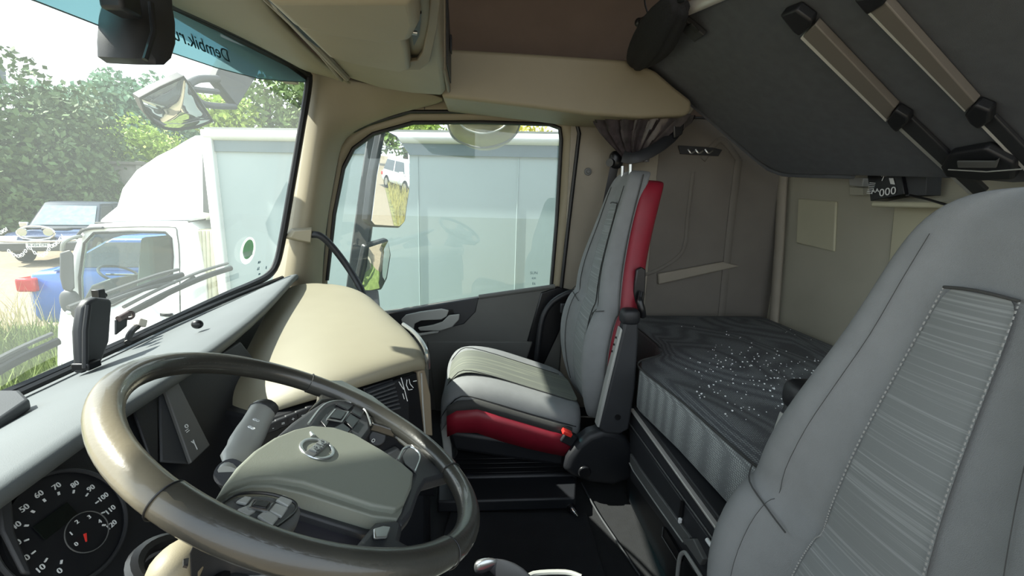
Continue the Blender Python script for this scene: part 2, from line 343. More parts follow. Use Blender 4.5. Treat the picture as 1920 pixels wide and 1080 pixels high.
# ------------------------------------------------------------------ passenger door
YD = 2.32
dr = thing('door_1', None, None, (-0.2, YD, 0.6), kind='structure')
outer = [(598, 600), (600, 525), (612, 400), (634, 275), (650, 252), (690, 232), (768, 209), (900, 209), (1062, 215), (1080, 226), (1086, 250), (1066, 420), (1052, 545), (1046, 600)]
inner = [(612, 640), (612, 525), (626, 400), (643, 315), (662, 278), (700, 250), (775, 229), (900, 228), (1030, 232), (1050, 240), (1053, 262), (1044, 420), (1034, 540), (1032, 640)]
mk('outer_seal', g_tube([A(x, y, y=YW + .0) for x, y in outer], 0.011, 8), rubber, dr)
ring = [A(x, y, y=YD) for x, y in outer]; rin = [A(x, y, y=YD + .03) for x, y in inner]
n = len(outer); vs = ring + rin; fs = [(i, i + 1, n + i + 1, n + i) for i in range(n - 1)]
mk('window_frame', (vs, fs), cream, dr, solid=0.012)
mk('inner_seal', g_tube([A(x, y, y=YD + .02) for x, y in inner[1:-1]], 0.010, 8), rubber, dr)
mk('outer_frame', g_tube([A(x, y, y=YD + .06) for x, y in inner[1:-1]], 0.014, 8), blacks, dr)
mk('window_pane', g_slab([A(x, y, y=YD + .045) for x, y in [(605, 640)] + inner[1:-1] + [(1036, 640)]], (0, 0.004, 0)), glass, dr, smooth=False)
g = []
for i, sz in enumerate((.022, .016, .02, .012)):
    g.append(g_text(['SUN', '43R', 'E6', '00'][i], A(1001, 512 + i * 10, y=YD + .04), (1, 0, .02), (0, 0, 1), sz))
mk('glass_mark', g, txtd, dr, label='small dark etched maker mark')
# door inner panel: armrest edge rising to the rear
def D(px, py, d=0): return A(px, py, y=YD - 0.03 - d)
mk('inner_panel', g_slab([D(690, 590), D(745, 583), D(850, 566), D(960, 549), D(1040, 538), D(1062, 545), D(1050, 700), D(1010, 800), D(740, 800), D(700, 700)], (0, 0.06, 0)), doorp, dr, bevel=0.012, seg=4)
mk('belt_trim', g_slab([D(700, 592, .004), D(745, 584, .004), D(850, 566, .004), D(898, 558, .004), D(892, 585, .004), D(870, 608, .004), D(790, 628, .004), D(750, 640, .004)], (0, 0.03, 0)), darkg, dr, bevel=0.006)
mk('belt_rail', g_tube([D(898, 557), D(960, 548), D(1040, 537)], 0.013, 8), doorp, dr)
mk('rear_edge_trim', g_slab([D(1014, 548, .006), D(1046, 538, .006), D(1075, 545, .006), D(1060, 600, .006), D(1012, 702, .006), D(972, 694, .006)], (0, 0.03, 0)), blacks, dr, bevel=0.01)
mk('handle_recess', g_slab([D(850, 580, .006), D(790, 582, .006), D(756, 594, .006), D(758, 618, .006), D(790, 630, .006), D(858, 604, .006)], (0, 0.01, 0)), blacks, dr, bevel=0.003)
mk('handle_surround', g_slab([D(x, y, .012) for x, y in ((753, 598), (762, 589), (790, 583), (828, 578), (842, 581), (838, 592), (828, 598), (790, 600), (778, 606), (776, 618), (786, 624), (824, 618), (822, 623), (786, 629), (770, 624), (766, 612), (755, 606))], (0, -.016, 0)), lightg, dr, bevel=.005, seg=3)
mk('handle_lever', g_slab([D(x, y, .02) for x, y in ((784, 613), (812, 608), (830, 602), (842, 590), (862, 588), (861, 598), (848, 612), (826, 619), (788, 619))], (0, -.016, 0)), lightg, dr, bevel=.005, seg=3)
mk('lower_pocket', g_slab([D(800, 640, .01), D(1000, 640, .01), D(980, 700, .01), D(960, 790, .01), D(820, 790, .01)], (0, 0.02, 0)), doorp, dr, bevel=0.01)
# ------------------------------------------------------------------ windscreen
def wx(y, z):
    return -1.06 + 0.10 * ((y - 1.1) / 1.1) ** 2 + (z - 0.76) * 0.20
ws = thing('window_1', None, None, (-1.0, 1.1, 0.8), kind='structure')
def WS(px, py):
    p = A(px, py, x=-0.95)
    for _ in range(12):
        x = wx(p.y, p.z); p = A(px, py, x=x)
    return p
# opening outline measured along the glass: bottom, far corner, far side, top
open_px = [(-150, 800), (0, 742), (120, 690), (240, 637), (340, 590), (420, 553), (467, 533), (497, 517), (513, 495), (524, 450), (545, 330), (562, 230), (574, 150), (566, 135), (535, 112), (480, 82), (420, 52), (330, 12), (300, 0), (200, -55), (100, -110)]
pts = [WS(*p) for p in open_px]
ctr = V(0, 0.9, 1.25)
rows = []
for i in range(13):
    y = -0.15 + i * (2.35 / 12)
    rows.append([V(wx(y, z), y, z) for z in (0.70, 0.95, 1.2, 1.45, 1.72)])
mk('glass_pane', g_grid(rows), wglass, ws)
mk('black_border', [g_tube([p + V(0.012, -0.0, 0) for p in pts], 0.016, 8, k=3)], rubber, ws)
top = [(300, -8), (340, 8), (420, 45), (480, 75), (540, 107), (570, 135)]
bot = [(275, 2), (325, 22), (410, 62), (470, 93), (535, 125), (573, 152)]
mk('top_frit', g_grid([[WS(*p) + V(.008, 0, 0) for p in top], [WS(*p) + V(.008, 0, 0) for p in bot]]), rubber, ws, solid=0.003)
ttop = [(-60, -140), (60, -80), (200, -20), (300, -5), (330, 12), (420, 52), (480, 82), (535, 112), (566, 135)]
tbot = [(-60, -40), (60, 1), (205, 57), (270, 82), (307, 95), (403, 127), (480, 147), (530, 152), (574, 154)]
mk('tint_strip', g_grid([[WS(*p) + V(.004, 0, 0) for p in ttop], [WS(*p) + V(.004, 0, 0) for p in tbot]]), tint, ws)
mk('tint_edge', g_tube([WS(*p) + V(.005, 0, 0) for p in tbot], 0.0018, 6), boxdark, ws)
a = WS(412, 101); b = WS(334, 68)
mk('strip_lettering', g_text('Dembik.ru', (a + b) / 2 + V(.008, 0, 0), (b - a), (b - a).cross(V(1, 0, .2)), 0.058), txtd, ws, label='dark mirrored lettering on the tinted strip')
stc = WS(462, 470) + V(.006, 0, 0)
sk = thing('windscreen_sticker', 'round green and white number 4 sticker on far lower corner of windscreen', 'sticker', stc)
wn = V(1, 0.0, -.2).normalized()
mk('disc', g_disc(stc, wn, 0.058, 0.001, 40, up=(.2, 0, 1)), sticker_w, sk)
mk('green_field', g_disc(stc + wn * .0012 + V(0, 0, .006), wn, 0.042, 0.0006, 40, up=(.2, 0, 1)), green, sk)
mk('white_field', g_slab([stc + wn * .0022 + V(-.002, y, z) for y, z in ((-.040, -.002), (.034, -.002), (.034, -.022), (-.040, -.022))], wn * .0005), sticker_w, sk)
mk('numeral', g_text('4', stc + wn * .003 + V(0, 0, .018), (0, -1, 0), (.2, 0, 1), 0.045), txtd, sk)
g = [g_text(s, WS(x, y) + V(.005, 0, 0), (0, -1, 0), (.2, 0, 1), z) for s, x, y, z in (('43R', 484, 492, .016), ('E6', 482, 504, .02), ('001', 484, 514, .012), ('II', 497, 502, .02))]
mk('glass_mark', g, txtd, ws, label='small dark etched mark in the corner')
# ================================================================== OVERHEAD CONSOLE AND SIDE SHELF
oc = thing('overhead_console', 'cream overhead storage console with bulging lids above the windscreen', 'storage console', (-0.33, 1.2, 1.64))
def Z(px, py, z=1.66): return A(px, py, z=z)
mk('body', g_slab([V(-.53, -.1, 1.665), V(-.54, 1.9, 1.665), V(-.44, 2.02, 1.66), V(-.30, 2.04, 1.65), V(-.165, 1.99, 1.635), V(-.145, 1.9, 1.63), V(-.10, 1.05, 1.63), V(-.06, -.1, 1.63)], (0, 0, 0.45)), cream, oc, bevel=0.02, seg=4)
rail = mk('curtain_track', g_tube([Z(505, -20), Z(520, 10), Z(590, 82), Z(650, 146)], 0.013, 8), cream_dk, oc)
mk('track_slot', g_tube([Z(498, -14, 1.655), Z(574, 66, 1.655), Z(597, 84, 1.655)], 0.009, 6), rubber, rail)
mk('track_lip', g_tube([Z(475, -25), Z(545, 42), Z(600, 100), Z(640, 150)], 0.008, 8), cream_dk, oc)
# raised rim round each lid, then the bulging lid itself
fr = [(590, 66), (620, 95), (680, 110), (750, 124), (785, 122), (800, 108), (812, 40), (818, -20)]
rb = [(600, 88), (640, 106), (700, 121), (752, 132), (788, 131), (806, 116), (820, 55), (828, -20), (808, -20), (803, 50), (792, 100), (782, 114), (752, 118), (700, 108), (640, 94), (605, 80)]
mk('lid_rim', g_slab([Z(x, y, 1.618) for x, y in rb], (0, 0, .012)), cream_dk, oc, bevel=.003)
def lid(px, zt, zb, name='lid'):
    top_ = [Z(x, y, zt) for x, y in px]; c = sum(top_, V(0, 0, 0)) / len(top_)
    low = [c + (p - c) * 0.90 - V(0, 0, zt - zb) for p in top_]
    return mk(name, g_loft([top_, [c + (p - c) * .97 - V(0, 0, (zt - zb) * .7) for p in top_], low]), cream, oc, bevel=0.012, seg=4)
L1 = lid([(548, 22), (612, 86), (660, 101), (752, 118), (772, 112), (768, 70), (758, 28), (700, 20), (600, 6)], 1.635, 1.60)
L2 = lid([(480, -60), (540, 2), (620, 24), (720, 40), (775, 33), (790, 0), (780, -60)], 1.63, 1.575)
p = Z(612, 50, 1.597)
ck = mk('catch_plate', g_box(p, (.05, .036, .010), rotz(.5)), white, oc, bevel=0.002)
mk('catch_bulb', g_sph(p + V(.004, 0, -.006), (.012, .009, .006)), white, ck)
mk('hinge_pocket', g_slab([Z(768, 36, 1.63), Z(790, 20, 1.63), Z(786, 62, 1.63), Z(776, 82, 1.63)], (0, 0, -.006)), black, oc)
mk('hinge_pin', g_cyl(Z(768, 60, 1.615), Z(782, 62, 1.615), .005), silver, oc)
def EF(px, py): return PL(px, py, (-.13, 1.9, 1.7), (1, .05, 0))
mk('end_plate', g_slab([V(-.14, 1.62, 1.64), V(-.143, 1.93, 1.635), V(-.143, 1.93, 1.80), V(-.14, 1.62, 2.02)], (.014, 0, 0)), cream_dk, oc, bevel=0.006)
mk('speaker_grille', g_slab([V(-.126, 1.66, 1.67), V(-.128, 1.90, 1.665), V(-.128, 1.90, 1.78), V(-.126, 1.66, 1.95)], (.004, 0, 0)), darkg, oc, bevel=0.002)
mk('grille_badge', g_box((-.118, 1.80, 1.78), (.006, .035, .06)), blacks, oc, bevel=0.002)
ss = thing('side_shelf', 'cream side shelf above the passenger door', 'shelf', (0.4, 2.1, 1.62))
yf = 1.98
fa = [(832, 94), (850, 91), (1000, 100), (1180, 112), (1230, 132), (1268, 165), (1298, 188), (1297, 208), (1286, 217), (1200, 221), (1100, 215), (1000, 202), (900, 190), (828, 182)]
front = [A(x, y, y=yf) for x, y in fa]
mk('shelf_body', g_slab(front, (0, YW - yf, 0)), cream, ss, bevel=0.022, seg=5)
mk('lamp_strip', g_slab([A(x, y, y=2.16) for x, y in ((975, 204), (1060, 209), (1085, 216), (980, 211))], (0, .1, 0)), lightg, ss, bevel=0.003)
# ================================================================== DASHBOARD
db = thing('dashboard', 'grey and cream dashboard with a driver-side hood and curved centre', 'dashboard', (-0.6, 1.1, 0.4))
# upper shelf between windscreen and hood ridge
ridge = [(-0.1, -.50, .87), (.25, -.515, .87), (.45, -.525, .87), (.60, -.552, .87), (.78, -.560, .87), (.91, -.566, .87), (1.16, -.612, .865), (1.45, -.68, .86), (1.75, -.752, .865), (1.92, -.80, .86), (2.1, -.87, .82)]
rows = []
for y, x, z in ridge:
    bx = wx(y, .74) + .015; bz = .735 + .05 * max(0, y - .95) * .9
    rows.append([V(bx, y + .05, bz), V(bx + (x - bx) * .35, y + .03, bz + (z - bz) * .30), V(bx + (x - bx) * .75, y, bz + (z - bz) * .86), V(x - .01, y, z), V(x, y, z - .006), V(x - .006, y + .006, z - .035), V(x - .05, y + .01, z - .045)])
mk('hood', g_grid(rows), hoodm, db, sub=1, solid=0.008)
mk('windscreen_gutter', g_tube([V(wx(y, .74) + .075, y + .04, .762 + .05 * max(0, y - .95)) for y in (-.1, .4, .8, 1.1, 1.4, 1.7, 2.0)], 0.009, 6, k=3), rubber, db)
mk('sun_sensor', [g_sph(A(370, 608, z=.86), (.014, .012, .012)), g_disc(A(370, 612, z=.85), (0, 0, 1), .02, .004)], blacks, db)
# fascia behind the wheel
FP = V(-.60, .5, .80); FN = V(.87, 0, .49)
def F(px, py, h=0): return PL(px, py, FP + FN * h, FN)
fdn = V(.49, 0, -.87)
mk('fascia', g_slab([FP + V(0, -.6, 0) - fdn * .03, FP + V(0, .60, 0) - fdn * .03, FP + V(0, .62, 0) + fdn * .42, FP + V(0, -.6, 0) + fdn * .42], -FN * .04), black, db, bevel=0.008)
mk('under_panel', g_box((-.62, .42, .25), (.3, 1.04, .46)), black, db, bevel=0.02)
# instrument cluster
ic = thing('instrument_cluster', 'round black speedometer dial with white numerals behind the steering wheel', 'gauge', F(124, 985))
cc = F(127, 985, .012); rt = V(0, 1, 0); up = -fdn
rad = (F(200, 943, .012) - cc).length * 1.18
mk('dial_face', g_disc(F(127, 985, .004), FN, rad * 1.12, .006, 48), M('dial_face_black', '#15171b', .4), ic)
mk('bezel', g_ring(F(127, 985, .012), FN, rad * 1.17, .003, 56), darkg, ic)
g = []; tk = []
for i in range(13):
    an = math.radians(225 - i * 22.5); d = rt * math.cos(an) + up * math.sin(an)
    g.append(g_text(str(i * 10), cc + d * rad * .86, rt, up, .0105))
    tk.append(g_box(cc + d * rad * .70, (.0016, .002, .0045), Matrix((FN, rt, up)).transposed() @ rotx(an - math.pi / 2)))
mk('numerals', g, txtw, ic); mk('tick_marks', tk, txtw, ic)
c2 = cc + rt * rad * .16 - up * rad * .36 + FN * .002
g = []
for i in range(5):
    an = math.radians(190 - i * 48); d = rt * math.cos(an) + up * math.sin(an)
    g.append(g_text(['0', '1', '2', '3', '4'][i], c2 + d * rad * .30, rt, up, .008))
mk('small_gauge', [g_ring(c2, FN, rad * .42, .0008, 40)], midg, ic); mk('small_gauge_numerals', g, txtw, ic)
mk('needle', g_tube([c2 - rt * .004, c2 - rt * rad * .14 - up * rad * .15], [.002, .001], 6), redp, ic)
mk('display', g_slab([cc + rt * a * rad + up * b * rad for a, b in ((-.45, .05), (.25, .05), (.25, .4), (-.45, .4))], FN * .002), M('display_dark', '#0e1512', .2), ic)
mk('cluster_cowl', g_slab([F(22, 1000, .02), F(16, 930, .02), F(40, 880, .02), F(15, 872, .02), F(-15, 925, .02), F(-5, 1000, .02), F(35, 1080, .02), F(55, 1080, .02)], FN * .006), darkg, ic, bevel=.003)
# right wing of the fascia with the switch strip
wing = thing('switch_strip', 'grey strip of small switches right of the gauges, seen through the wheel', 'switch panel', F(340, 800))
mk('plate', g_slab([F(296, 715, .02), F(318, 700, .02), F(388, 838, .02), F(352, 872, .02)], FN * .008), midg, wing, bevel=.002)
mk('icons', [g_text(s, F(x, y, .03), (0, 1, 0), up, .016) for s, x, y in (('o', 349, 798), ('=', 352, 808), ('v', 362, 828), ('/', 368, 838))], txtw, wing)
mk('seam_cover', g_slab([F(240, 760, .012), F(291, 735, .012), F(293, 868, .012), F(280, 872, .012)], FN * .006), black, db, bevel=.003)
mk('dark_cover', g_slab([F(294, 733, .012), F(302, 728, .012), F(354, 872, .012), F(297, 868, .012)], FN * .006), hoodd, db, bevel=.003)
# ---- centre part: smooth curved top and face turned to the driver
def T(px, py, z): return A(px, py, z=z)
rows = [
 [T(520, 545, .80), T(560, 527, .805), T(610, 527, .81), T(655, 533, .81), T(689, 550, .805), T(700, 562, .76)],
 [T(498, 582, .79), T(545, 568, .80), T(610, 566, .81), T(668, 570, .812), T(716, 577, .805), T(728, 590, .76)],
 [T(470, 630, .78), T(530, 615, .80), T(610, 612, .812), T(690, 612, .815), T(752, 608, .805), T(768, 622, .76)],
 [T(445, 680, .77), T(515, 665, .79), T(600, 660, .812), T(700, 652, .81), T(783, 636, .80), T(792, 655, .76)],
 [T(425, 728, .75), T(500, 712, .775), T(590, 700, .795), T(700, 685, .795), T(797, 662, .787), T(801, 680, .76)],
 [T(425, 765, .72), T(500, 760, .745), T(590, 740, .76), T(690, 714, .765), T(793, 682, .762), T(799, 690, .74)],
 [T(428, 800, .69), T(500, 778, .725), T(590, 752, .74), T(690, 726, .742), T(790, 692, .74), T(798, 700, .72)]]
mk('centre_top', g_grid(rows), dashtop, db, sub=2, solid=-0.012)
lipz = .74
foot = [(-.449, .869), (-.374, .935), (-.272, 1.009), (-.156, 1.132), (-.15, 1.24), (-.30, 1.48), (-.42, 1.8), (-.52, 2.2), (-.9, 2.2), (-.9, 1.0), (-.62, .93)]
mk('centre_body', g_slab([V(x, y, .02) for x, y in foot], (0, 0, lipz - .035)), black, db, bevel=.006)
# face plane of the centre stack
fa0 = V(-.449, .869, 0); fa1 = V(-.156, 1.132, 0); fdir = (fa1 - fa0).normalized(); fn = V(fdir.y, -fdir.x, 0)
def S(px, py, h=.004): return PL(px, py, fa0 + fn * h, fn)
mk('face_panel', g_slab([S(485, 800), S(590, 758), S(690, 730), S(786, 697), S(800, 830), S(815, 930), S(620, 930), S(500, 900)], -fn * .01), blacks, db, bevel=.003)
mk('edge_trim', g_slab([S(783, 697, .012), S(797, 692, .012), S(808, 740, .012), S(812, 818, .012), S(798, 816, .012), S(789, 740, .012)], -fn * .03), cream_dk, db, bevel=.004)
mk('edge_gleam', g_tube([A(756, 608, z=.80), A(775, 622, z=.802), A(792, 643, z=.798), A(801, 664, z=.79), A(803, 690, z=.74)], .006, 8, k=5), silver, db)
mk('face_edge_strip', g_tube([S(790, 700, .014), S(793, 760, .014), S(797, 815, .014)], .0025, 6), lightg, db)
vt = thing('air_vent', 'black slatted air vent in the dashboard centre, above the wheel rim', 'air vent', S(715, 745))
mk('vent_frame', g_slab([S(680, 728, .006), S(735, 710, .006), S(748, 760, .006), S(748, 790, .006), S(700, 790, .006)], fn * .004), black, vt, bevel=.002)
for i in range(7):
    t = i / 6
    a = S(686 + 8 * t, 733 + 40 * t, .014); b = S(736 + 11 * t, 715 + 45 * t, .014)
    mk('slat', g_slab([a, b, b - V(0, 0, .005) , a - V(0, 0, .005)], fn * .012), hoodd, vt, bevel=.001)
cs = thing('climate_icons', 'white temperature knob marks on black panel right of the vent', 'control marks', S(762, 725))
g = [g_tube([S(x, y, .010) for x, y in q], .0012, 6) for q in ([(763, 712), (762, 722), (766, 731), (773, 730)], [(767, 711), (769, 720), (775, 727)], [(775, 715), (781, 714)], [(752, 708), (757, 725), (762, 745), (764, 752)], [(750, 720), (757, 730)], [(748, 716), (752, 722)], [(755, 738), (758, 748)])]
mk('printed_marks', g, txtw, cs)
sw = thing('rocker_switch_row', 'row of black rocker switches under cream dash edge', 'switches', S(545, 790))
for i in range(5):
    t = i / 4
    c = S(510 + 75 * t, 800 - 32 * t, .012)
    k = mk('rocker_switch', g_box(c, (.030, .010, .022), rotz(math.atan2(fdir.y, fdir.x))), darkg, sw, bevel=.003)
    mk('icon', g_text(['-', '=', '+', '~', '-'][i], c + fn * .007, fdir, (0, 0, 1), .012), txtw, k)
kn = thing('rotary_light_switch', 'black rotary knob with white dot seen through the right wheel opening', 'knob', S(700, 828))
mk('knob', g_cyl(S(708, 820, .004), S(708, 820, .03), .024, .021), darkg, kn, bevel=.003)
mk('pointer', g_ring(S(700, 826, .033), fn, .004, .001, 16), txtw, kn)
mk('lower_tray', g_slab([S(705, 852, .01), S(740, 835, .01), S(752, 850, .01), S(738, 868, .01), S(722, 875, .01)], fn * .02), midg, db, bevel=.004)
# ================================================================== STEERING WHEEL
WC = V(-0.1959, 0.4939, 0.8977); WNn = V(0.45841766, 0.22949688, 0.85859445).normalized()
WU = (V(-1, 0, 0) - WNn * V(-1, 0, 0).dot(WNn)).normalized(); WR = WU.cross(WNn)
def Wl(u, v, h=0): return WC + WR * u + WU * v + WNn * h
def Wp(px, py, h=0): return PL(px, py, WC + WNn * h, WNn)
sw_ = thing('steering_wheel', 'black leather steering wheel with grey airbag cover and silver emblem', 'steering wheel', WC)
def arc(a0, a1, n_, R=.21, h=0): return [Wl(R * math.cos(math.radians(a0 + (a1 - a0) * i / n_)), R * math.sin(math.radians(a0 + (a1 - a0) * i / n_)), h) for i in range(n_ + 1)]
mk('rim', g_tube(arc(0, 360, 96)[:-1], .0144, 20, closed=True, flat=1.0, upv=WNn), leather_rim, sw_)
for (a0, a1) in ((-57, 27), (168, 243)):
    mk('thumb_grip', g_tube(arc(a0, a1, 24, .2085), [.0154] * 14, 18, upv=WNn), leather, sw_)
for a in (27, 168, -57, -117):
    d = WR * math.cos(math.radians(a)) + WU * math.sin(math.radians(a))
    mk('rim_seam', g_ring(WC + d * .21, (WNn.cross(d)), .0154, .0008, 32), rubber, sw_)
# stitching along the inside of the rim
g = []
for i in range(150):
    a = math.radians(i * 360 / 150); d = WR * math.cos(a) + WU * math.sin(a); tt = WNn.cross(d)
    c = WC + d * (.21 - .0122) + WNn * .0052
    g.append(g_tube([c - tt * .0018 + WNn * .002, c + tt * .0018 - WNn * .002], .0006, 5))
mk('rim_stitching', g, M('rim_thread', '#4a4a48', .6), sw_)
# airbag cover
pad_px = [(402, 938), (420, 905), (445, 872), (478, 842), (515, 818), (552, 803), (585, 796), (625, 799), (665, 812), (715, 842), (755, 868), (776, 886), (774, 925), (762, 955), (748, 972), (700, 966), (640, 946), (570, 922), (510, 908), (468, 908), (430, 920)]
base = [Wp(x, y, 0) for x, y in pad_px]; c = sum(base, V(0, 0, 0)) / len(base)
tpx = [(408, 930), (424, 903), (446, 873), (478, 843), (515, 819), (552, 804), (585, 797), (625, 800), (665, 813), (715, 842), (755, 868), (776, 886), (773, 912), (760, 942), (744, 953), (700, 945), (640, 925), (570, 902), (520, 894), (475, 896), (440, 908)]
ab = mk('airbag_cover', g_slab([Wp(x, y, .002) for x, y in tpx], -WNn * .036), padm, sw_, bevel=.009, seg=5)
fpx = [(404, 937), (440, 906), (475, 894), (520, 892), (570, 900), (640, 923), (700, 943), (744, 951), (758, 945), (754, 962), (746, 973), (700, 967), (640, 948), (570, 925), (510, 911), (470, 911), (432, 923)]
mk('cover_flange', g_slab([Wp(x, y, -.005) for x, y in fpx], -WNn * .03), padm, ab, bevel=.004, seg=3)
ec = Wp(595, 841, .003)
em = mk('emblem', [g_ring(ec, WNn, .0185, .0022, 40, sx=1.35, up=WU, flat=.7)], silver, sw_)
mk('emblem_bar', g_slab([ec + WR * a + WU * b for a, b in ((-.026, -.006), (.026, -.006), (.026, .006), (-.026, .006))], WNn * .002), midg, em, bevel=.001)
mk('emblem_lettering', g_text('VOLVO', ec + WNn * .003, WR, WU, .0115, .001), silver, em)
mk('emblem_arrow', g_tube([ec + WR * .024 + WU * .016, ec + WR * .032 + WU * .023], [.003, .0015], 6), silver, em)
# hub under the pad, spokes
hub = [c + (p - c) * .96 - WNn * .05 for p in base]; hub2 = [c + (p - c) * .75 - WNn * .10 for p in base]
mk('hub', g_loft([[c + (p - c) * .99 - WNn * .02 for p in base], hub, hub2]), darkg, sw_, bevel=.004)
def spoke(name, px, mat, h=0, th=.022, par=None, bev=.006):
    return mk(name, g_slab([Wp(x, y, h) for x, y in px], -WNn * th), mat, par or sw_, bevel=bev, seg=3)
rp = spoke('spoke_pod', [(520, 815), (548, 790), (580, 768), (606, 752), (640, 748), (676, 760), (694, 784), (697, 806), (680, 830), (650, 832), (600, 812)], darkg, -.003, .02)
spoke('spoke_web', [(578, 770), (600, 745), (602, 728), (583, 712), (640, 712), (700, 742), (760, 788), (815, 840), (850, 882), (832, 884), (803, 868), (786, 848), (768, 824), (745, 806), (715, 796), (700, 792), (690, 768), (672, 757), (640, 747), (606, 751)], leather, -.004, .016)
mk('pod_outline', g_tube([Wp(x, y, 0) for x, y in [(578, 795), (600, 766), (618, 754), (645, 752), (672, 760), (685, 770), (692, 786), (695, 797)]], .0016, 6, k=4), silver, rp)
lp = spoke('spoke_pod', [(408, 945), (440, 926), (500, 925), (548, 938), (570, 952), (562, 975), (530, 1000), (500, 1012), (450, 985)], midg, -.003, .02)
spoke('spoke_web', [(398, 948), (420, 940), (470, 975), (500, 1008), (480, 1022), (420, 1000)], leather, -.006, .016)
mk('pod_edge', g_tube([Wp(x, y, 0) for x, y in [(412, 946), (448, 926), (500, 925), (545, 938), (556, 950), (548, 965), (518, 988)]], .0014, 6, k=4), blacks, lp)
def frame_rect(px, par, h=.002):
    q = [Wp(x, y, h) for x, y in px]
    f_ = mk('button_frame', g_tube(q + [q[0]], .0013, 6), silver, par)
    mk('toggle', g_slab([Wp(x, y, h) for x, y in [( (x * .8 + sum(p[0] for p in px) / 4 * .2), (y * .8 + sum(p[1] for p in px) / 4 * .2)) for x, y in px]], WNn * .002), blacks, f_, bevel=.001)
frame_rect([(613, 786), (628, 768), (653, 772), (640, 791)], rp)
frame_rect([(466, 952), (476, 938), (511, 944), (500, 958)], lp)
for px in ([(628, 760), (646, 755), (662, 762), (652, 772)], [(656, 775), (664, 764), (682, 772), (676, 786)], [(645, 792), (655, 778), (672, 790), (660, 806)], [(600, 792), (611, 778), (618, 788), (610, 804)], [(620, 808), (640, 796), (656, 808), (645, 822)]):
    mk('button', g_slab([Wp(x, y, -.002) for x, y in px], WNn * .003), blacks, rp, bevel=.001)
for px in ([(515, 942), (528, 932), (548, 942), (538, 954)], [(502, 962), (514, 948), (538, 957), (526, 974)], [(480, 972), (496, 960), (520, 976), (508, 990)], [(440, 945), (456, 935), (470, 938), (460, 950)], [(442, 960), (462, 952), (478, 962), (462, 972)]):
    mk('button', g_slab([Wp(x, y, -.002) for x, y in px], WNn * .003), lightg, lp, bevel=.001)
mk('recess_tray', g_slab([Wp(x, y, -.028) for x, y in [(545, 932), (712, 974), (690, 1010), (668, 1040), (500, 1020), (520, 990), (560, 960)]], -WNn * .01), M('tray_grey_violet', '#35343c', .45), sw_, bevel=.003)
mk('recess_wall', g_slab([Wp(x, y, h) for x, y, h in [(560, 935, -.012), (708, 973, -.012), (672, 1000, -.03), (560, 975, -.03)]], -WNn * .004), M('tray_wall_violet', '#56545e', .45), sw_, bevel=.002)
# two slim lower spokes with silver-edged inserts
s1 = spoke('lower_spoke', [(742, 862), (752, 845), (765, 836), (790, 842), (835, 862), (860, 885), (800, 900), (788, 920), (775, 960), (755, 985), (745, 972), (776, 890)], darkg, -.004, .02)
mk('spoke_insert', g_slab([Wp(x, y, -.002) for x, y in [(752, 858), (762, 841), (780, 845), (786, 860), (776, 885), (760, 872)]], WNn * .003), midg, s1, bevel=.001)
mk('insert_edge', g_tube([Wp(x, y, .001) for x, y in [(746, 862), (757, 841), (770, 838), (784, 848), (787, 860), (778, 884)]], .0016, 6, k=4), silver, s1)
s2 = spoke('lower_spoke', [(745, 972), (758, 985), (752, 1012), (790, 1032), (760, 1050), (680, 1045), (660, 1030), (685, 1000), (705, 976)], darkg, -.004, .02)
mk('spoke_insert', g_slab([Wp(x, y, -.002) for x, y in [(698, 995), (716, 990), (732, 992), (724, 1012), (700, 1014)]], WNn * .003), silver, s2, bevel=.002)
# ------------------------------------------------------------------ steering column with stalks
sc_ = thing('steering_column', 'grey steering column shroud under the wheel', 'steering column', WC - WNn * .2)
def colring(d, rx, ry, off=0): return [WC - WNn * d + WR * (rx * math.copysign(abs(math.cos(a)) ** .7, math.cos(a)) + off) + WU * (ry * math.copysign(abs(math.sin(a)) ** .7, math.sin(a)) - .015) for a in [2 * math.pi * i / 28 for i in range(28)]]
mk('shroud', g_loft([colring(.07, .085, .065), colring(.10, .10, .08), colring(.17, .10, .085), colring(.26, .085, .08), colring(.36, .07, .07)]), midg, sc_, bevel=.003)
mk('lower_shroud', g_loft([colring(.10, .115, .05), colring(.12, .125, .065), colring(.16, .12, .06)]), hoodd, sc_, bevel=.004)
def C8(px, py, h): return Wp(px, py, h)
st = [C8(428, 885, -.05), C8(448, 850, -.045), C8(470, 812, -.04), C8(496, 764, -.035)]
sk_ = mk('retarder_stalk', g_tube(st, [.011, .017, .019, .018, .017], 14, k=4, flat=.62, upv=WNn), lightg, sc_)
mk('stalk_cap', g_tube([C8(490, 772, -.036), C8(503, 762, -.034)], [.019, .016], 14, flat=.66, upv=WNn), darkg, sk_)
mk('stalk_icons', [g_text('8', C8(x, y, -.028), WR, WU, .013) for x, y in ((481, 788), (472, 802))], txtw, sk_)
mk('stalk_root', g_cyl(C8(428, 885, -.05), C8(455, 905, -.09), .014, .02), black, sc_)
lk = thing('ignition_knob', 'cream ignition knob in a dark ring at the bottom edge below the wheel', 'knob', C8(335, 1065, -.10))
mk('collar', g_ring(C8(340, 1062, -.10), WNn, .036, .007, 32), blacks, lk)
mk('collar_plate', g_disc(C8(340, 1062, -.115), WNn, .037, .006), black, lk)
mk('knob_grip', g_sph(C8(335, 1062, -.085), (.030, .020, .022), R=Matrix((WR, WU, WNn)).transposed()), cream, lk)
mk('knob_slot', g_slab([C8(x, y, -.06) for x, y in ((342, 1052), (352, 1050), (350, 1066), (342, 1064))], WNn * .002), blacks, lk)
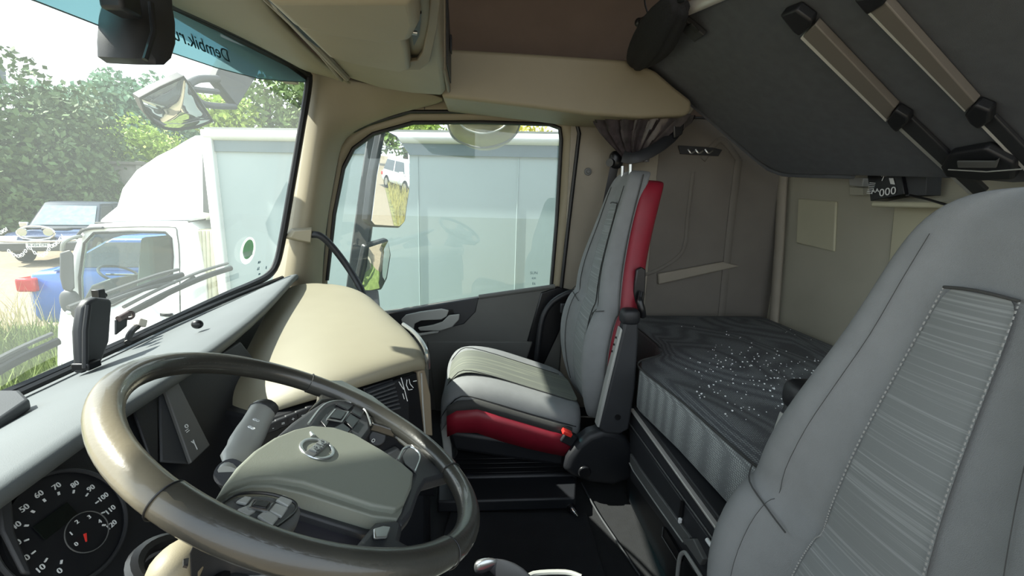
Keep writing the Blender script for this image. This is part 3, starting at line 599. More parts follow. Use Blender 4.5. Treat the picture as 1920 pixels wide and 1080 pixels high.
# ================================================================== THINGS ON THE DASH AND WINDSCREEN
dv = thing('dash_mounted_holder', 'tall black angular holder standing on windscreen base, left of the brackets', 'holder', A(165, 690, x=-.93))
def Dv(px, py, x): return A(px, py, x=x)
fl = [Dv(150, 560, -.93), Dv(163, 556, -.93), Dv(168, 580, -.93), Dv(160, 640, -.93), Dv(158, 690, -.93), Dv(135, 702, -.93), Dv(135, 640, -.93), Dv(132, 622, -.93), Dv(137, 580, -.93)]
mk('front_shell', g_slab([Dv(148, 562, -.95), Dv(162, 557, -.95), Dv(190, 560, -.95), Dv(192, 568, -.95), Dv(187, 640, -.95), Dv(172, 680, -.95), Dv(136, 702, -.95), Dv(133, 660, -.95), Dv(131, 622, -.95), Dv(137, 578, -.95)], (.025, 0, 0)), darkg, dv, bevel=.008, seg=3)
mk('ridge', g_tube([Dv(166, 572, -.92), Dv(160, 620, -.92), Dv(160, 690, -.92)], .006, 8), black, dv)
mk('foot', g_box(Dv(162, 684, -.93), (.04, .035, .018)), blacks, dv, bevel=.003)
bk = thing('grey_dash_box', 'grey block lying on the dash at left edge of the picture', 'device', A(20, 780, x=-.86))
mk('case', g_slab([A(-60, 790, z=.80), A(0, 750, z=.80), A(42, 750, z=.80), A(60, 768, z=.80), A(0, 812, z=.80), A(-60, 850, z=.80)], (0, 0, .022)), hoodd, bk, bevel=.006)
br = thing('phone_bracket', 'small brown hinged bracket stuck on the lower windscreen', 'bracket', A(235, 608, x=-1.0))
mk('plate', g_slab([A(214, 600, x=-.99), A(236, 590, x=-.99), A(234, 612, x=-.99), A(214, 628, x=-.99)], (.006, 0, 0)), darkg, br, bevel=.001)
mk('hinge', [g_cyl(A(222, 598, x=-.98), A(240, 588, x=-.98), .008), g_ring(A(243, 591, x=-.98), (1, -.4, 0), .010, .004, 20)], M('bracket_brown', '#5d5150', .4), br)
cp = thing('clamp', 'small black clip behind the tall black holder', 'clip', A(188, 556, x=-1.0))
mk('clip', [g_box(A(185, 553, x=-1.0), (.02, .02, .03)), g_cyl(A(190, 556, x=-1.0), A(197, 552, x=-1.0), .007)], blacks, cp, bevel=.002)
cb = thing('cable_connector', 'white plug on a short black cable at the windscreen base', 'plug', A(240, 640, x=-1.0))
mk('connector', g_box(A(263, 605, x=-.99), (.02, .028, .022), rotx(-.5)), M('connector_white', '#d6cdc0', .5), cb, bevel=.003)
mk('cable', g_tube([A(258, 612, x=-.99), A(248, 620, x=-.98), A(241, 632, x=-.97), A(240, 642, x=-.96)], .008, 8, k=4), rubber, cb)
# camera / rain sensor housing top left
sh = thing('mirror_camera_housing', 'black sensor housing hanging at top left of the windscreen', 'sensor housing', A(255, 40, x=-.84))
rg = []
for (yy, l, r) in ((-25, 212, 300), (15, 210, 303), (40, 206, 308), (80, 203, 309), (108, 205, 300), (120, 225, 283)):
    a = A(l, yy, x=-.86); b = A(r, yy, x=-.80); m_ = (a + b) / 2; w_ = (b - a) / 2
    rg.append([m_ + w_ * (math.copysign(abs(math.cos(t)) ** .6, math.cos(t))) + V(.045, 0, 0) * math.copysign(abs(math.sin(t)) ** .6, math.sin(t)) for t in [2 * math.pi * i / 20 for i in range(20)]])
mk('shell', g_loft(rg), darkg, sh, bevel=.008)
mk('mount_block', g_box(A(226, 4, x=-.80), (.05, .06, .05)), black, sh, bevel=.008)
mk('side_ridge', g_tube([A(283, 5, x=-.775), A(288, 60, x=-.77), A(272, 112, x=-.775)], .006, 8), black, sh)
# grab handle on pillar
gh = thing('grab_handle', 'black curved grab handle from cream pillar bracket down to dashboard', 'grab handle', A(580, 440, y=2.17))
mk('handle_bar', g_tube([A(574, 440, y=2.05), A(600, 442, y=2.05), A(625, 465, y=2.07), A(655, 505, y=2.08), A(676, 540, y=2.03), A(682, 560, y=2.0)], .016, 12, k=6), black, gh)
mk('bracket', g_loft([[A(x, y, y=2.13) for x, y in ((525, 445), (545, 428), (585, 425), (583, 458), (555, 452))], [A(x, y, y=2.03) for x, y in ((545, 445), (552, 433), (585, 430), (583, 455), (558, 450))]]), cream, gh, bevel=.004)
# ================================================================== SEATS
def seat(cy, dz, side, label, lab_arm, dx=0):
    """side = -1: armrest and buckle on the low-y side, +1: on the high-y side"""
    t = thing('cab_seat', label, 'seat', (0.2, cy, 0.0), group='cab seats')
    H = [(.28, .19, .485, .3), (.34, .225, .468, .8), (.42, .255, .455, 1.5), (.52, .272, .447, 2.1), (.62, .274, .449, 2.3), (.71, .266, .462, 2.0), (.765, .255, .478, 1.4), (.782, .248, .490, 0.7),
         (.84, .240, .492, 1.0), (.93, .215, .502, 1.0), (1.02, .185, .520, .8), (1.11, .158, .541, .5), (1.20, .142, .562, .3), (1.27, .130, .580, .1), (1.315, .105, .597, 0), (1.338, .055, .62, 0)]
    prof = [(0, .016), (.42, .014), (.60, .002), (.80, -.020), (.94, -.012), (1.0, .022), (1.0, .07), (.90, .095)]
    def ring(z, w, xf, b, pr, sh=0):
        out = []
        for yf_, xo in pr: out.append(V(xf + (xo * (b if xo < 0 else 1)) + sh, cy + w * yf_, z + dz))
        for yf_, xo in reversed(pr[1:] if pr[0][0] == 0 else pr): out.append(V(xf + (xo * (b if xo < 0 else 1)) + sh, cy - w * yf_, z + dz))
        return out
    mk('backrest', g_loft([ring(*h, prof) for h in H]), seatg, t, sub=2)
    p2 = [(.0, .06), (.9, .05), (1.03, .062), (1.045, .085), (1.03, .13), (.86, .165), (.0, .175)]
    H2 = [(z, w + (.004 if z < 1.3 else 0), xf, b) for z, w, xf, b in H[:-3]] + [(1.275, .120, .582, 0), (1.30, .085, .595, 0)]
    H2[0] = (.24, .20, .49, .3)
    sh_ = mk('back_shell', g_loft([ring(*h, p2) for h in H2]), seatr, t, sub=2)
    for s in (-1, 1):
        mk('shell_piping', g_tube([V(xf + .050, cy + s * w * 1.035, z + dz) for z, w, xf, b in H[:-1]], .0028, 6, k=3), seatb, t)
        mk('bolster_seam', g_tube([V(xf - .014 * b, cy + s * w * .66, z + dz) for z, w, xf, b in [(h[0], h[1], h[2] - .0005, h[3] * .55) for h in H[1:14]]], .0018 if not dx else .0005, 6, k=3), seatb, t)
    # insert panel with stitched edges
    rows = []; el = []; er = []
    for z, w, xf, b in H[1:13]:
        hw = .114 - (z - .3) * .080
        pts_ = [V(xf + .009 - .004 * (1 - abs(k) ** 2), cy + hw * k, z + dz) for k in (-1, -.6, 0, .6, 1)]
        rows.append(pts_); el.append(pts_[0] - V(.003, 0, 0)); er.append(pts_[-1] - V(.003, 0, 0))
    mk('insert_panel', g_grid(rows), seati, t, sub=2)
    for line in (el, er):
        g = []; q = catmull(line, 12)
        for a_, b_ in zip(q[:-1], q[1:]):
            d_ = b_ - a_
            if d_.length > 1e-4: g.append(g_tube([a_ + d_ * .15, a_ + d_ * .7], .0011, 5))
        mk('panel_stitching', g, stitch, t)
    mk('panel_top_seam', g_tube([er[-1], rows[-1][2] - V(.004, 0, -.004), el[-1]], .0022, 6, k=3), seatb, t)
    for s in (-1, 1):
        mk('lumbar_seam', g_tube([V(.472, cy + s * .12, .742 + dz), V(.464, cy + s * .16, .758 + dz), V(.459, cy + s * .21, .778 + dz), V(.486, cy + s * .246, .79 + dz)], .0016, 6, k=4), seatb, t)
    # cushion, tilted back
    def zt(x): return .505 - max(0, x + .02) * .33 - (.0 if x > -.06 else (-.06 - x) * .6)
    rr = []
    for x, w, dr_, lo in ((-.150, .215, .075, .30), (-.146, .24, .045, .27), (-.125, .255, .018, .25), (-.08, .262, .004, .24), (.05, .268, 0, .23), (.2, .268, .0, .22), (.35, .262, .0, .20), (.46, .24, .0, .20)):
        z = zt(x) - dr_ + dz
        rr.append([V(x, cy + k * w, zz) for k, zz in ((0, z - .012), (.4, z - .012), (.62, z - .003), (.82, z + .004), (.95, z - .018), (1, z - .055), (1, z - .11), (.97, z - .15), (0, z - .16), (-.97, z - .15), (-1, z - .11), (-1, z - .055), (-.95, z - .018), (-.82, z + .004), (-.62, z - .003), (-.4, z - .012))])
    mk('cushion', g_loft(rr), seatg, t, sub=2)
    rows = [[V(x, cy + k * .135, zt(x) + dz - .004 - d) for k in (-1, -.5, 0, .5, 1)] for x, d in ((-.128, .03), (-.11, .012), (-.06, .0), (.05, .0), (.2, 0), (.35, 0), (.44, 0))]
    mk('cushion_insert', g_grid(rows), seatc, t, sub=2)
    for s in (-1, 1):
        mk('cushion_seam', g_tube([V(x, cy + s * .138, zt(x) + dz - .003 - d) for x, d in ((-.128, .03), (-.11, .012), (-.06, .0), (.05, .0), (.2, 0), (.40, 0))], .002, 6, k=3), seatb, t)
        mk('side_seam', g_tube([V(x, cy + s * w, zt(x) + dz - .058 - d) for x, w, d in ((-.145, .232, .06), (-.12, .258, .02), (-.06, .266, .0), (.05, .271, .0), (.2, .271, 0), (.40, .262, 0))], .002, 6, k=3), rubber, t)
        xs = [-.118, -.08, .0, .1, .2, .30, .38]
        tp = [V(x, cy + s * .272, zt(x) + dz - .062) for x in xs]; md_ = [V(x, cy + s * .274, zt(x) + dz - .098) for x in xs]; bt = [V(x, cy + s * .272, zt(x) + dz - .185 - .02 * math.sin((x + .12) * 6)) for x in xs]
        mk('charcoal_side_band', g_grid([tp, md_]), seatb, t, solid=.012, label='charcoal side band')
        mk('red_side_band', g_grid([md_, [p + V(0, s * .004, -.03) for p in md_], bt]), seatr, t, solid=.012, label='dark red side band')
    mk('seat_frame', g_loft([[V(x, y, z + dz) for x, y, z in ((-.12, cy - .262, .30), (.46, cy - .262, .20), (.46, cy + .262, .20), (-.12, cy + .262, .30))],
                             [V(x, y, z + dz) for x, y, z in ((-.10, cy - .25, .20), (.44, cy - .25, .10), (.44, cy + .25, .10), (-.10, cy + .25, .20))]]), black, t, bevel=.02)
    be = []
    zb = .17 + dz
    for i in range(9):
        k = i / 8; w = .23 + (.018 if i % 2 else -.012)
        be.append([V(x, y, zb - k * (zb - .085)) for x, y in ((-.08 - (.015 if i % 2 else 0), cy - w), (.40, cy - w), (.40, cy + w), (-.08 - (.015 if i % 2 else 0), cy + w))])
    mk('bellows', g_loft(be), blacks, t, bevel=.003)
    mk('plinth', g_box((.14, cy, .045), (.56, .52, .09)), black, t, bevel=.012)
    mk('front_bracket', g_slab([V(-.15, cy + side * .22, .30 + dz), V(-.135, cy + side * .22, .16 + dz), V(-.10, cy + side * .22, .12 + dz), V(-.11, cy + side * .22, .30 + dz)], (0, .03, 0)), lightg, t, bevel=.004)
    # recliner cover
    ys = cy + side * .275
    oc_ = [(.60, .28), (.56, .315), (.50, .325), (.44, .305), (.39, .26), (.355, .20), (.345, .15), (.38, .12), (.46, .085), (.56, .07), (.64, .10), (.655, .18)]
    mk('recliner_cover', g_loft([[V(x, ys - side * .02, z + dz) for x, z in oc_], [V(x, ys + side * .03, z + dz) for x, z in oc_], [V(.5 + (x - .5) * .86, ys + side * .045, .2 + (z - .2) * .86 + dz) for x, z in oc_]]), black, t, bevel=.010, seg=3)
    mk('recliner_knob', g_cyl((.43, ys + side * .01, .145 + dz), (.43, ys + side * .055, .145 + dz), .026), blacks, t, bevel=.005)
    # armrest folded up along the backrest
    ya = cy + side * (.27 if dx else .30); az = dz + (.14 if dx else 0); ax = .03 if dx else 0
    ol = [(.475, .335), (.50, .315), (.56, .31), (.595, .33), (.605, .50), (.600, .70), (.595, .775), (.57, .80), (.545, .79), (.535, .72), (.50, .50)]
    arm = mk('armrest', g_slab([V(x + ax, ya - side * .022, z + az) for x, z in ol], (0, side * .05, 0)), darkg, t, bevel=.009, seg=3, label='dark folded-up armrest')
    mk('armrest_edge', g_slab([V(x + ax, ya - side * .018, z + az) for x, z in ((.468, .34), (.48, .335), (.54, .735), (.532, .745), (.495, .53))], (0, side * .040, 0)), lightg, arm, bevel=.004)
    mk('armrest_cap', g_sph((.567 + ax, ya + side * .003, .785 + az), (.036, .032, .032), R=None, e=.6), black, arm)
    mk('adjuster_holes', [g_disc((x + ax, ya, z + az), (-.98, 0, .12), .004, .003, 12) for x, z in ((.524, .70), (.518, .672), (.512, .645))], rubber, arm)
    mk('pivot_button', [g_cyl((.545 + ax, ya + side * .026, .385 + az), (.545 + ax, ya + side * .031, .385 + az), .012)], rubber, arm)
    # release handle in the red shell
    if side < 0:
        mk('handle_well', g_slab([V(x, cy - .252, z + dz) for x, z in ((.600, .955), (.618, .965), (.635, .955), (.640, .86), (.640, .80), (.605, .80), (.595, .87))], (0, .02, 0)), blacks, t, bevel=.004)
        mk('release_handle', g_tube([V(.620, cy - .262, .87 + dz), V(.612, cy - .278, .84 + dz), V(.618, cy - .286, .81 + dz), V(.630, cy - .278, .775 + dz)], [.009, .013, .014, .009], 10, k=5), chrome if False else blacks, t)
    # belt buckle
    by = ys + side * .012
    bu = mk('belt_buckle', g_box((.365, by, .275 + dz), (.055, .03, .05), roty(.5)), black, t, bevel=.006)
    mk('release_button', g_box((.355, by - side * -.012, .305 + dz), (.040, .030, .016), roty(.45)), redp, bu, bevel=.003, label='red release button')
    if side < 0:
        for k in (-1, 1): mk('headrest_post', g_cyl((.615, cy + k * .05, 1.31), (.612, cy + k * .05, 1.358), .007), silver, t)
    if dx:
        t.location.x += dx
    return t
seat(1.81, 0.0, -1, 'grey cloth passenger seat with dark red side and folded armrest, beyond the wheel', '')
seat(0.485, -0.10, 1, 'large grey cloth driver seat backrest in the right foreground', '', .07)
# ------------------------------------------------------------------ belt and rail by the passenger seat
bt_ = thing('seat_belt', 'black seat belt hanging from its pillar anchor behind the passenger seat', 'seat belt', A(1152, 300, y=2.2))
mk('anchor', [g_sph(A(1155, 300, y=2.2), (.035, .03, .045), e=.7), g_cyl(A(1143, 305, y=2.17), A(1150, 305, y=2.2), .02)], blacks, bt_)
mk('webbing', g_tube([A(1152, 312, y=2.19), A(1140, 370, y=2.2), A(1128, 430, y=2.2), A(1110, 500, y=2.19), A(1090, 560, y=2.15)], .022, 8, k=4, flat=.1, upv=(0, 1, 0)), rubber, bt_)
mk('belt_tongue', g_box(A(1056, 578, y=2.14), (.03, .02, .05)), darkg, bt_, bevel=.004)
gr = tag(mk('side_grab_rail', g_tube([A(1082, 545, y=2.2), A(1060, 552, y=2.2), A(1035, 568, y=2.2), A(1018, 595, y=2.19), A(1010, 640, y=2.18), A(1004, 700, y=2.18), A(1003, 745, y=2.18)], .016, 12, k=6), black), 'black bent tube rail between the door and passenger seat', 'rail')
# ================================================================== LOWER BUNK
bd = thing('bunk_cabinet', 'dark bunk base with drawers and aluminium top edge behind the seats', 'bunk base', (1.1, .9, 0))
BX = .62
def B(px, py, d=0): return A(px, py, x=BX - d)
mk('front_panel', g_box((BX + .09, 1.17, .215), (.18, .70, .41)), black, bd, bevel=.006)
mk('side_body', g_box((1.22, 1.02, .2), (.82, 2.36, .38)), black, bd, bevel=.01)
tz = B(1180, 757).z
mk('top_edge', g_box((BX - .006, 1.17, tz), (.016, .70, .008)), alu, bd, bevel=.002)
mk('upper_band', g_slab([B(1180, 764, .004), B(1350, 992, .004), B(1330, 1010, .004), B(1178, 795, .004)], (.01, 0, 0)), darkg, bd, bevel=.002)
mk('band_line', g_tube([B(1178, 790, .008), B(1260, 905, .008), B(1345, 1022, .008)], .0025, 6), midg, bd)
dw = mk('drawer_front', g_slab([B(1180, 800, .006), B(1400, 1110, .006), B(1370, 1160, .006), B(1290, 1045, .006), B(1182, 900, .006)], (.01, 0, 0)), darkg, bd, bevel=.003)
mk('handle_ledge', g_slab([B(1181, 850, .014), B(1200, 880, .014), B(1293, 1008, .014), B(1283, 1022, .014), B(1188, 885, .014), B(1180, 872, .014)], (.02, 0, 0)), midg, dw, bevel=.003)
mk('handle_edge', g_tube([B(1180, 868, .016), B(1188, 884, .016), B(1230, 945, .016), B(1280, 1016, .016)], .0025, 6), lightg, dw)
mk('lower_slot', g_slab([B(1243, 988, .01), B(1246, 990, .01), B(1275, 1040, .01), B(1273, 1060, .01), B(1241, 1008, .01)], (.01, 0, 0)), rubber, bd)
mk('slot_edge', g_tube([B(1243, 988, .012), B(1241, 1006, .012), B(1272, 1056, .012)], .0015, 6), midg, bd)
ft = thing('cup_holder_frame', 'rounded grey framed flap low on the bunk base beside driver seat', 'flap', B(1290, 1060))
mk('frame', g_tube([B(1268, 1100, .014), B(1274, 1048, .014), B(1283, 1036, .014), B(1292, 1046, .014), B(1320, 1090, .014)], .006, 8, k=5), lightg, ft)
mk('flap', g_slab([B(1272, 1110, .008), B(1277, 1055, .008), B(1284, 1044, .008), B(1300, 1068, .008), B(1330, 1110, .008)], (.006, 0, 0)), blacks, ft, bevel=.002)
mk('catch_block', g_slab([B(1281, 1010, .02), B(1299, 1010, .02), B(1318, 1048, .02), B(1312, 1060, .02), B(1283, 1018, .02)], (.02, 0, 0)), midg, bd, bevel=.003)
mk('drawer_latch', g_slab([B(1276, 938, .012), B(1281, 940, .012), B(1278, 968, .012), B(1272, 972, .012)], (.006, 0, 0)), rubber, dw)
mk('latch_pin', g_box(B(1275, 976, .015), (.01, .008, .016)), white, dw, bevel=.002)
mk('white_bar', g_cyl(B(1326, 1012, .015), B(1336, 1026, .015), .006), white, bd)
# mattress
mt = thing('bunk_mattress', 'dark grey dotted mattress of the lower bunk', 'mattress', (1.1, 1.1, .43))
mo = [(.80, -.1), (.80, .58), (.72, .74), (.664, .86), (.640, 1.2), (.608, 1.46), (.64, 1.55), (.75, 1.62), (.79, 1.75), (.79, 2.24), (1.60, 2.24), (1.62, 2.2), (1.62, -.1)]
mc = V(1.15, 1.0, 0)
def mring(z, ins): return [V(x, y, z) + (mc - V(x, y, 0)).normalized() * ins for x, y in mo]
mk('border', g_loft([mring(.425, .012), mring(.44, 0), mring(.57, 0), mring(.590, .008)], caps=False), matt_side, mt, bevel=0)
# top with gentle lying hollows
nx, ny = 26, 44; vs_, fs_ = [], []
def inside(x, y):
    c_ = False; j = len(mo) - 1
    for i in range(len(mo)):
        xi, yi = mo[i]; xj, yj = mo[j]
        if (yi > y) != (yj > y) and x < (xj - xi) * (y - yi) / (yj - yi) + xi: c_ = not c_
        j = i
    return c_
def mz(x, y): return .600 + .010 * math.sin(x * 7 + 1) * math.sin(y * 5) + .006 * math.sin(x * 15 + y * 9) + .012 * math.exp(-((x - 1.0) ** 2 + (y - 1.6) ** 2) / .05)
rings_ = []
for k in range(0, 13):
    f_ = k / 12.0; r_ = []
    for x, y in [p for i in range(len(mo)) for p in [(mo[i][0] + (mo[(i + 1) % len(mo)][0] - mo[i][0]) * q / 4, mo[i][1] + (mo[(i + 1) % len(mo)][1] - mo[i][1]) * q / 4) for q in range(4)]]:
        p_ = V(x, y, 0); d_ = (mc - p_)
        p_ = p_ + d_.normalized() * .008 + d_ * (f_ ** 1.3) * .97
        e_ = min(1, f_ * 6)
        r_.append(V(p_.x, p_.y, .590 + (mz(p_.x, p_.y) - .590) * e_))
    rings_.append(r_)
mk('top_cover', g_loft(rings_), matt, mt)
mk('edge_piping', g_tube([V(x, y, .592) + (mc - V(x, y, 0)).normalized() * .004 for x, y in mo[:10]], .0035, 6, k=4), seatb, mt)
g = []
random.seed(11)
for i in range(260):
    px = random.gauss(1430, 75); py = random.gauss(705, 38) 
    p_ = A(px, py, z=.602)
    if .70 < p_.x < 1.6 and .5 < p_.y < 2.2:
        s_ = random.uniform(.0012, .0034); p_.z = mz(p_.x, p_.y) + s_ * .5
        g.append(g_sph(p_, (s_, s_, s_ * .7), 6, 4))
tag(mk('crumbs', g, white), 'tiny white crumbs scattered on the dark mattress', 'crumbs', kind='stuff')
# ================================================================== UPPER BUNK, folded up
ub = thing('upper_bunk', 'dark grey tilted underside of the raised upper bunk with aluminium rails', 'bunk', (1.3, 1.5, 1.4))
UP0 = V(1.37, 2.05, 1.40); UN = V(-.56, 0, -.83).normalized()
def U(px, py, h=0): return PL(px, py, UP0 + UN * h, UN)
mk('base_board', g_slab([U(1213, 125), U(1255, 60), U(1305, -10), U(1350, -70), U(2300, -200), U(2300, 330), U(1900, 345), U(1800, 337), U(1600, 331), U(1480, 328), U(1455, 322), U(1425, 305)], -UN * .10), bunkm, ub, bevel=.012, seg=3)
mk('edge_fold', g_tube([U(1213, 125, -.01), U(1300, 198, -.01), U(1425, 305, -.01), U(1455, 322, -.01), U(1480, 328, -.01), U(1600, 331, -.01)], .010, 8, k=3), bunkm, ub)
def urail(a, b, c, d, nm, m1, m2, th=.022):
    r_ = mk(nm, g_slab([U(*a, .002), U(*b, .002), U(*c, .002), U(*d, .002)], UN * th), m2, ub, bevel=.003)
    w_ = (V(b) - V(a)) if False else None
    a2 = (a[0] + (d[0] - a[0]) * -.32, a[1] + (d[1] - a[1]) * -.32); b2 = (b[0] + (c[0] - b[0]) * -.32, b[1] + (c[1] - b[1]) * -.32)
    mk('rail_lip', g_slab([U(*a, .004), U(*b, .004), U(*b2, .004), U(*a2, .004)], UN * (th * .7)), m1, r_, bevel=.002)
railg = M('rail_face', '#6f6b65', .5, var=.04)
lipm = M('rail_lip_white', '#d2d1cc', .45, var=.03)
urail((1514, 56), (1672, 214), (1688, 190), (1538, 32), 'support_rail', lipm, railg)
urail((1642, 8), (1822, 196), (1840, 178), (1672, -12), 'support_rail', lipm, railg)
urail((1694, 234), (1832, 362), (1856, 352), (1712, 214), 'lower_rail', lightg, darkg, .012)
urail((1848, 226), (1980, 362), (2000, 345), (1870, 210), 'lower_rail', lipm, darkg, .012)
for q in ([(1474, 12), (1505, 0), (1535, 22), (1532, 34), (1510, 52), (1500, 45)], [(1674, 214), (1690, 190), (1715, 205), (1715, 215), (1692, 234), (1682, 225)], [(1822, 198), (1842, 178), (1872, 190), (1870, 212), (1848, 226), (1832, 215)], [(1615, -20), (1680, -35), (1672, -10), (1640, 10)]):
    mk('rail_bracket', g_slab([U(x, y, .002) for x, y in q], UN * .03), black, ub, bevel=.006)
lt = mk('release_latch', g_slab([U(1775, 300, .002), U(1790, 275, .002), U(1860, 262, .002), U(1915, 290, .002), U(1915, 322, .002), U(1850, 325, .002), U(1785, 318, .002)], UN * .03), black, ub, bevel=.008, seg=3)
mk('latch_lever', g_slab([U(1796, 300, .034), U(1868, 300, .034), U(1876, 294, .034), U(1870, 312, .034), U(1798, 312, .034)], UN * .006), midg, lt, bevel=.002)
mk('latch_edge', g_tube([U(1778, 318, .034), U(1850, 322, .034), U(1915, 317, .034)], .002, 6), lightg, lt)
bz = mk('strap_buckle', g_slab([U(1274, 42, .004), U(1291, 28, .004), U(1327, 58, .004), U(1308, 71, .004)], UN * .02), darkg, ub, bevel=.004)
mk('buckle_window', g_slab([U(1288, 47, .026), U(1298, 42, .026), U(1312, 57, .026), U(1304, 62, .026)], UN * .003), blacks, bz, bevel=.001)
mk('strap_tongue', g_slab([U(1264, 36, .006), U(1272, 24, .006), U(1288, 26, .006), U(1280, 36, .006)], UN * .008), silver, bz, bevel=.001)
mk('front_bar', g_tube([U(1291, 16, .02), U(1310, 8, .02), U(1345, -8, .02), U(1420, -40, .02)], .020, 12), alu, ub)
ul = thing('curtain_net', 'black mesh bag bundled at the raised bunk corner, above the side shelf', 'bag', U(1230, 80, .05))
def foldloft(tops, folds=9, amp=.12, n=48):
    rings = []
    for i, (c_, a_, b_) in enumerate(tops):
        r_ = []
        for j in range(n):
            th = 2 * math.pi * j / n; k = 1 + amp * math.sin(folds * th + i * .5) + amp * .4 * math.sin(folds * 2.3 * th + i)
            r_.append(V(c_) + V(a_) * (math.cos(th) * k) + V(b_) * (math.sin(th) * k))
        rings.append(r_)
    return g_loft(rings)
def Us(px, py): return U(px, py, .06)
bagm = M('net_mesh', '#17181d', .8, var=.4, vs=120, bump=.6, bs=900)
tp = []
for (x0, y0, x1, y1) in ((1262, -20, 1300, 20), (1225, 8, 1275, 62), (1200, 40, 1262, 92), (1184, 72, 1240, 112), (1176, 98, 1222, 124), (1182, 116, 1206, 128)):
    a, b = Us(x0, y0), Us(x1, y1); tp.append(((a + b) / 2, (b - a) / 2, UN * .035))
mk('net_bag', foldloft(tp, 5, .10), bagm, ul, sub=1)
mk('bag_rod', [g_tube([Us(1198, 42), Us(1230, 22), Us(1285, -5)], .010, 8), g_sph(Us(1198, 42), (.016, .016, .016))], blacks, ul)
mk('hanging_cord', g_tube([A(1206, -20, y=1.95), A(1210, 10, y=1.95), A(1216, 30, y=1.95)], .004, 6), rubber, ul)
# curtain bundle by the belt
cu = thing('curtain_bundle', 'gathered shiny black curtain tied with a strap above the passenger seat', 'curtain', A(1200, 220, y=2.12))
tp = []
for (x0, x1, yy, yc) in ((1124, 1286, 218, 2.10), (1128, 1280, 232, 2.11), (1136, 1262, 248, 2.12), (1148, 1240, 266, 2.13), (1160, 1222, 282, 2.14), (1170, 1214, 294, 2.15), (1172, 1212, 304, 2.15)):
    a, b = A(x0, yy, y=yc), A(x1, yy, y=yc); tp.append(((a + b) / 2, (b - a) / 2, V(0, .07 * (b - a).length / .45 + .02, 0)))
mk('gathered_cloth', foldloft(tp, 17, .16, 160), curtm, cu)
mk('tie_strap', g_tube([A(1168, 294, y=2.09), A(1190, 296, y=2.06), A(1225, 282, y=2.06), A(1258, 258, y=2.08), A(1275, 235, y=2.12)], .028, 10, k=5, flat=.25, upv=(0, 1, 0)), black, cu)
mk('track_clip', g_slab([A(1262, 222, y=2.06), A(1286, 220, y=2.06), A(1280, 252, y=2.06), A(1264, 260, y=2.06)], (0, .04, 0)), blacks, cu, bevel=.006)
# coat hook on rear side lining
hk = thing('coat_hook_rail', 'dark recessed coat hook plate on the side lining under the bunk', 'hook', A(1310, 283, y=YW))
mk('plate', g_slab([A(x, y, y=YW - .001) for x, y in ((1271, 273), (1335, 277), (1353, 281), (1346, 293), (1275, 289))], (0, -.008, 0)), darkg, hk, bevel=.002)
mk('hooks', [g_tube([A(x, 280, y=YW - .012), A(x + 6, 287, y=YW - .02), A(x + 14, 283, y=YW - .012)], .005, 6, k=4) for x in (1290, 1304, 1322)], silver, hk)
# rear shelf and what lies on it
rs = thing('rear_shelf', 'pale narrow shelf on the rear wall under the raised bunk', 'shelf', A(1720, 385, x=1.6))
q0 = A(1636, 377, x=1.56)
mk('shelf_board', g_box((1.63, q0.y - .6, q0.z - .012), (.15, 1.2, .022)), sticker_m, rs, bevel=.006)
mk('shelf_bracket', g_slab([A(x, y, x=1.64) for x, y in ((1590, 333), (1619, 334), (1617, 350), (1592, 348))], (.06, 0, 0)), lightg, rs, bevel=.004)
mk('bracket_foot', g_slab([A(x, y, x=1.66) for x, y in ((1592, 350), (1617, 352), (1617, 366), (1592, 366))], (.04, 0, 0)), rearm, rs, bevel=.003)
bx = thing('printed_black_box', 'black printed cardboard box standing on rear shelf under the bunk', 'box', A(1665, 372, x=1.57))
def K(px, py, d=0): return PL(px, py, V(1.56 - d, 1.7, 1.25), (1, .12, 0))
mk('carton', g_slab([K(1626, 328), K(1688, 320), K(1696, 364), K(1632, 377)], (.08, .01, 0)), blacks, bx, bevel=.002)
mk('carton_side', g_slab([K(1690, 322, -.02), K(1738, 326, -.02), K(1736, 366, -.02), K(1697, 368, -.02)], (.06, 0, 0)), hoodd, bx, bevel=.002)
rtk = (K(1690, 356, .004) - K(1650, 363, .004)).normalized()
mk('large_print', [g_text('000', K(1664, 360, .004), rtk, (0, 0, 1), .042), g_slab([K(1667, 334, .003), K(1675, 334, .003), K(1678, 346, .003), K(1670, 345, .003)], (-.001, 0, 0))], txtw, bx)
mk('small_print', [g_text('|||||||', K(1634, 353, .004), (0, .1, -1), rtk, .026), g_text('7\"', K(1658, 334, .004), rtk, (0, 0, 1), .03), g_text('AA', K(1641, 358, .004), rtk, (0, 0, 1), .022)], txtw, bx)
tag(mk('thin_cable', g_tube([A(1706, 366, x=1.55), A(1740, 374, x=1.54), A(1775, 384, x=1.54), A(1800, 388, x=1.54)], .004, 6, k=4), rubber), 'thin black cable running from the printed box along the rear shelf', 'cable')
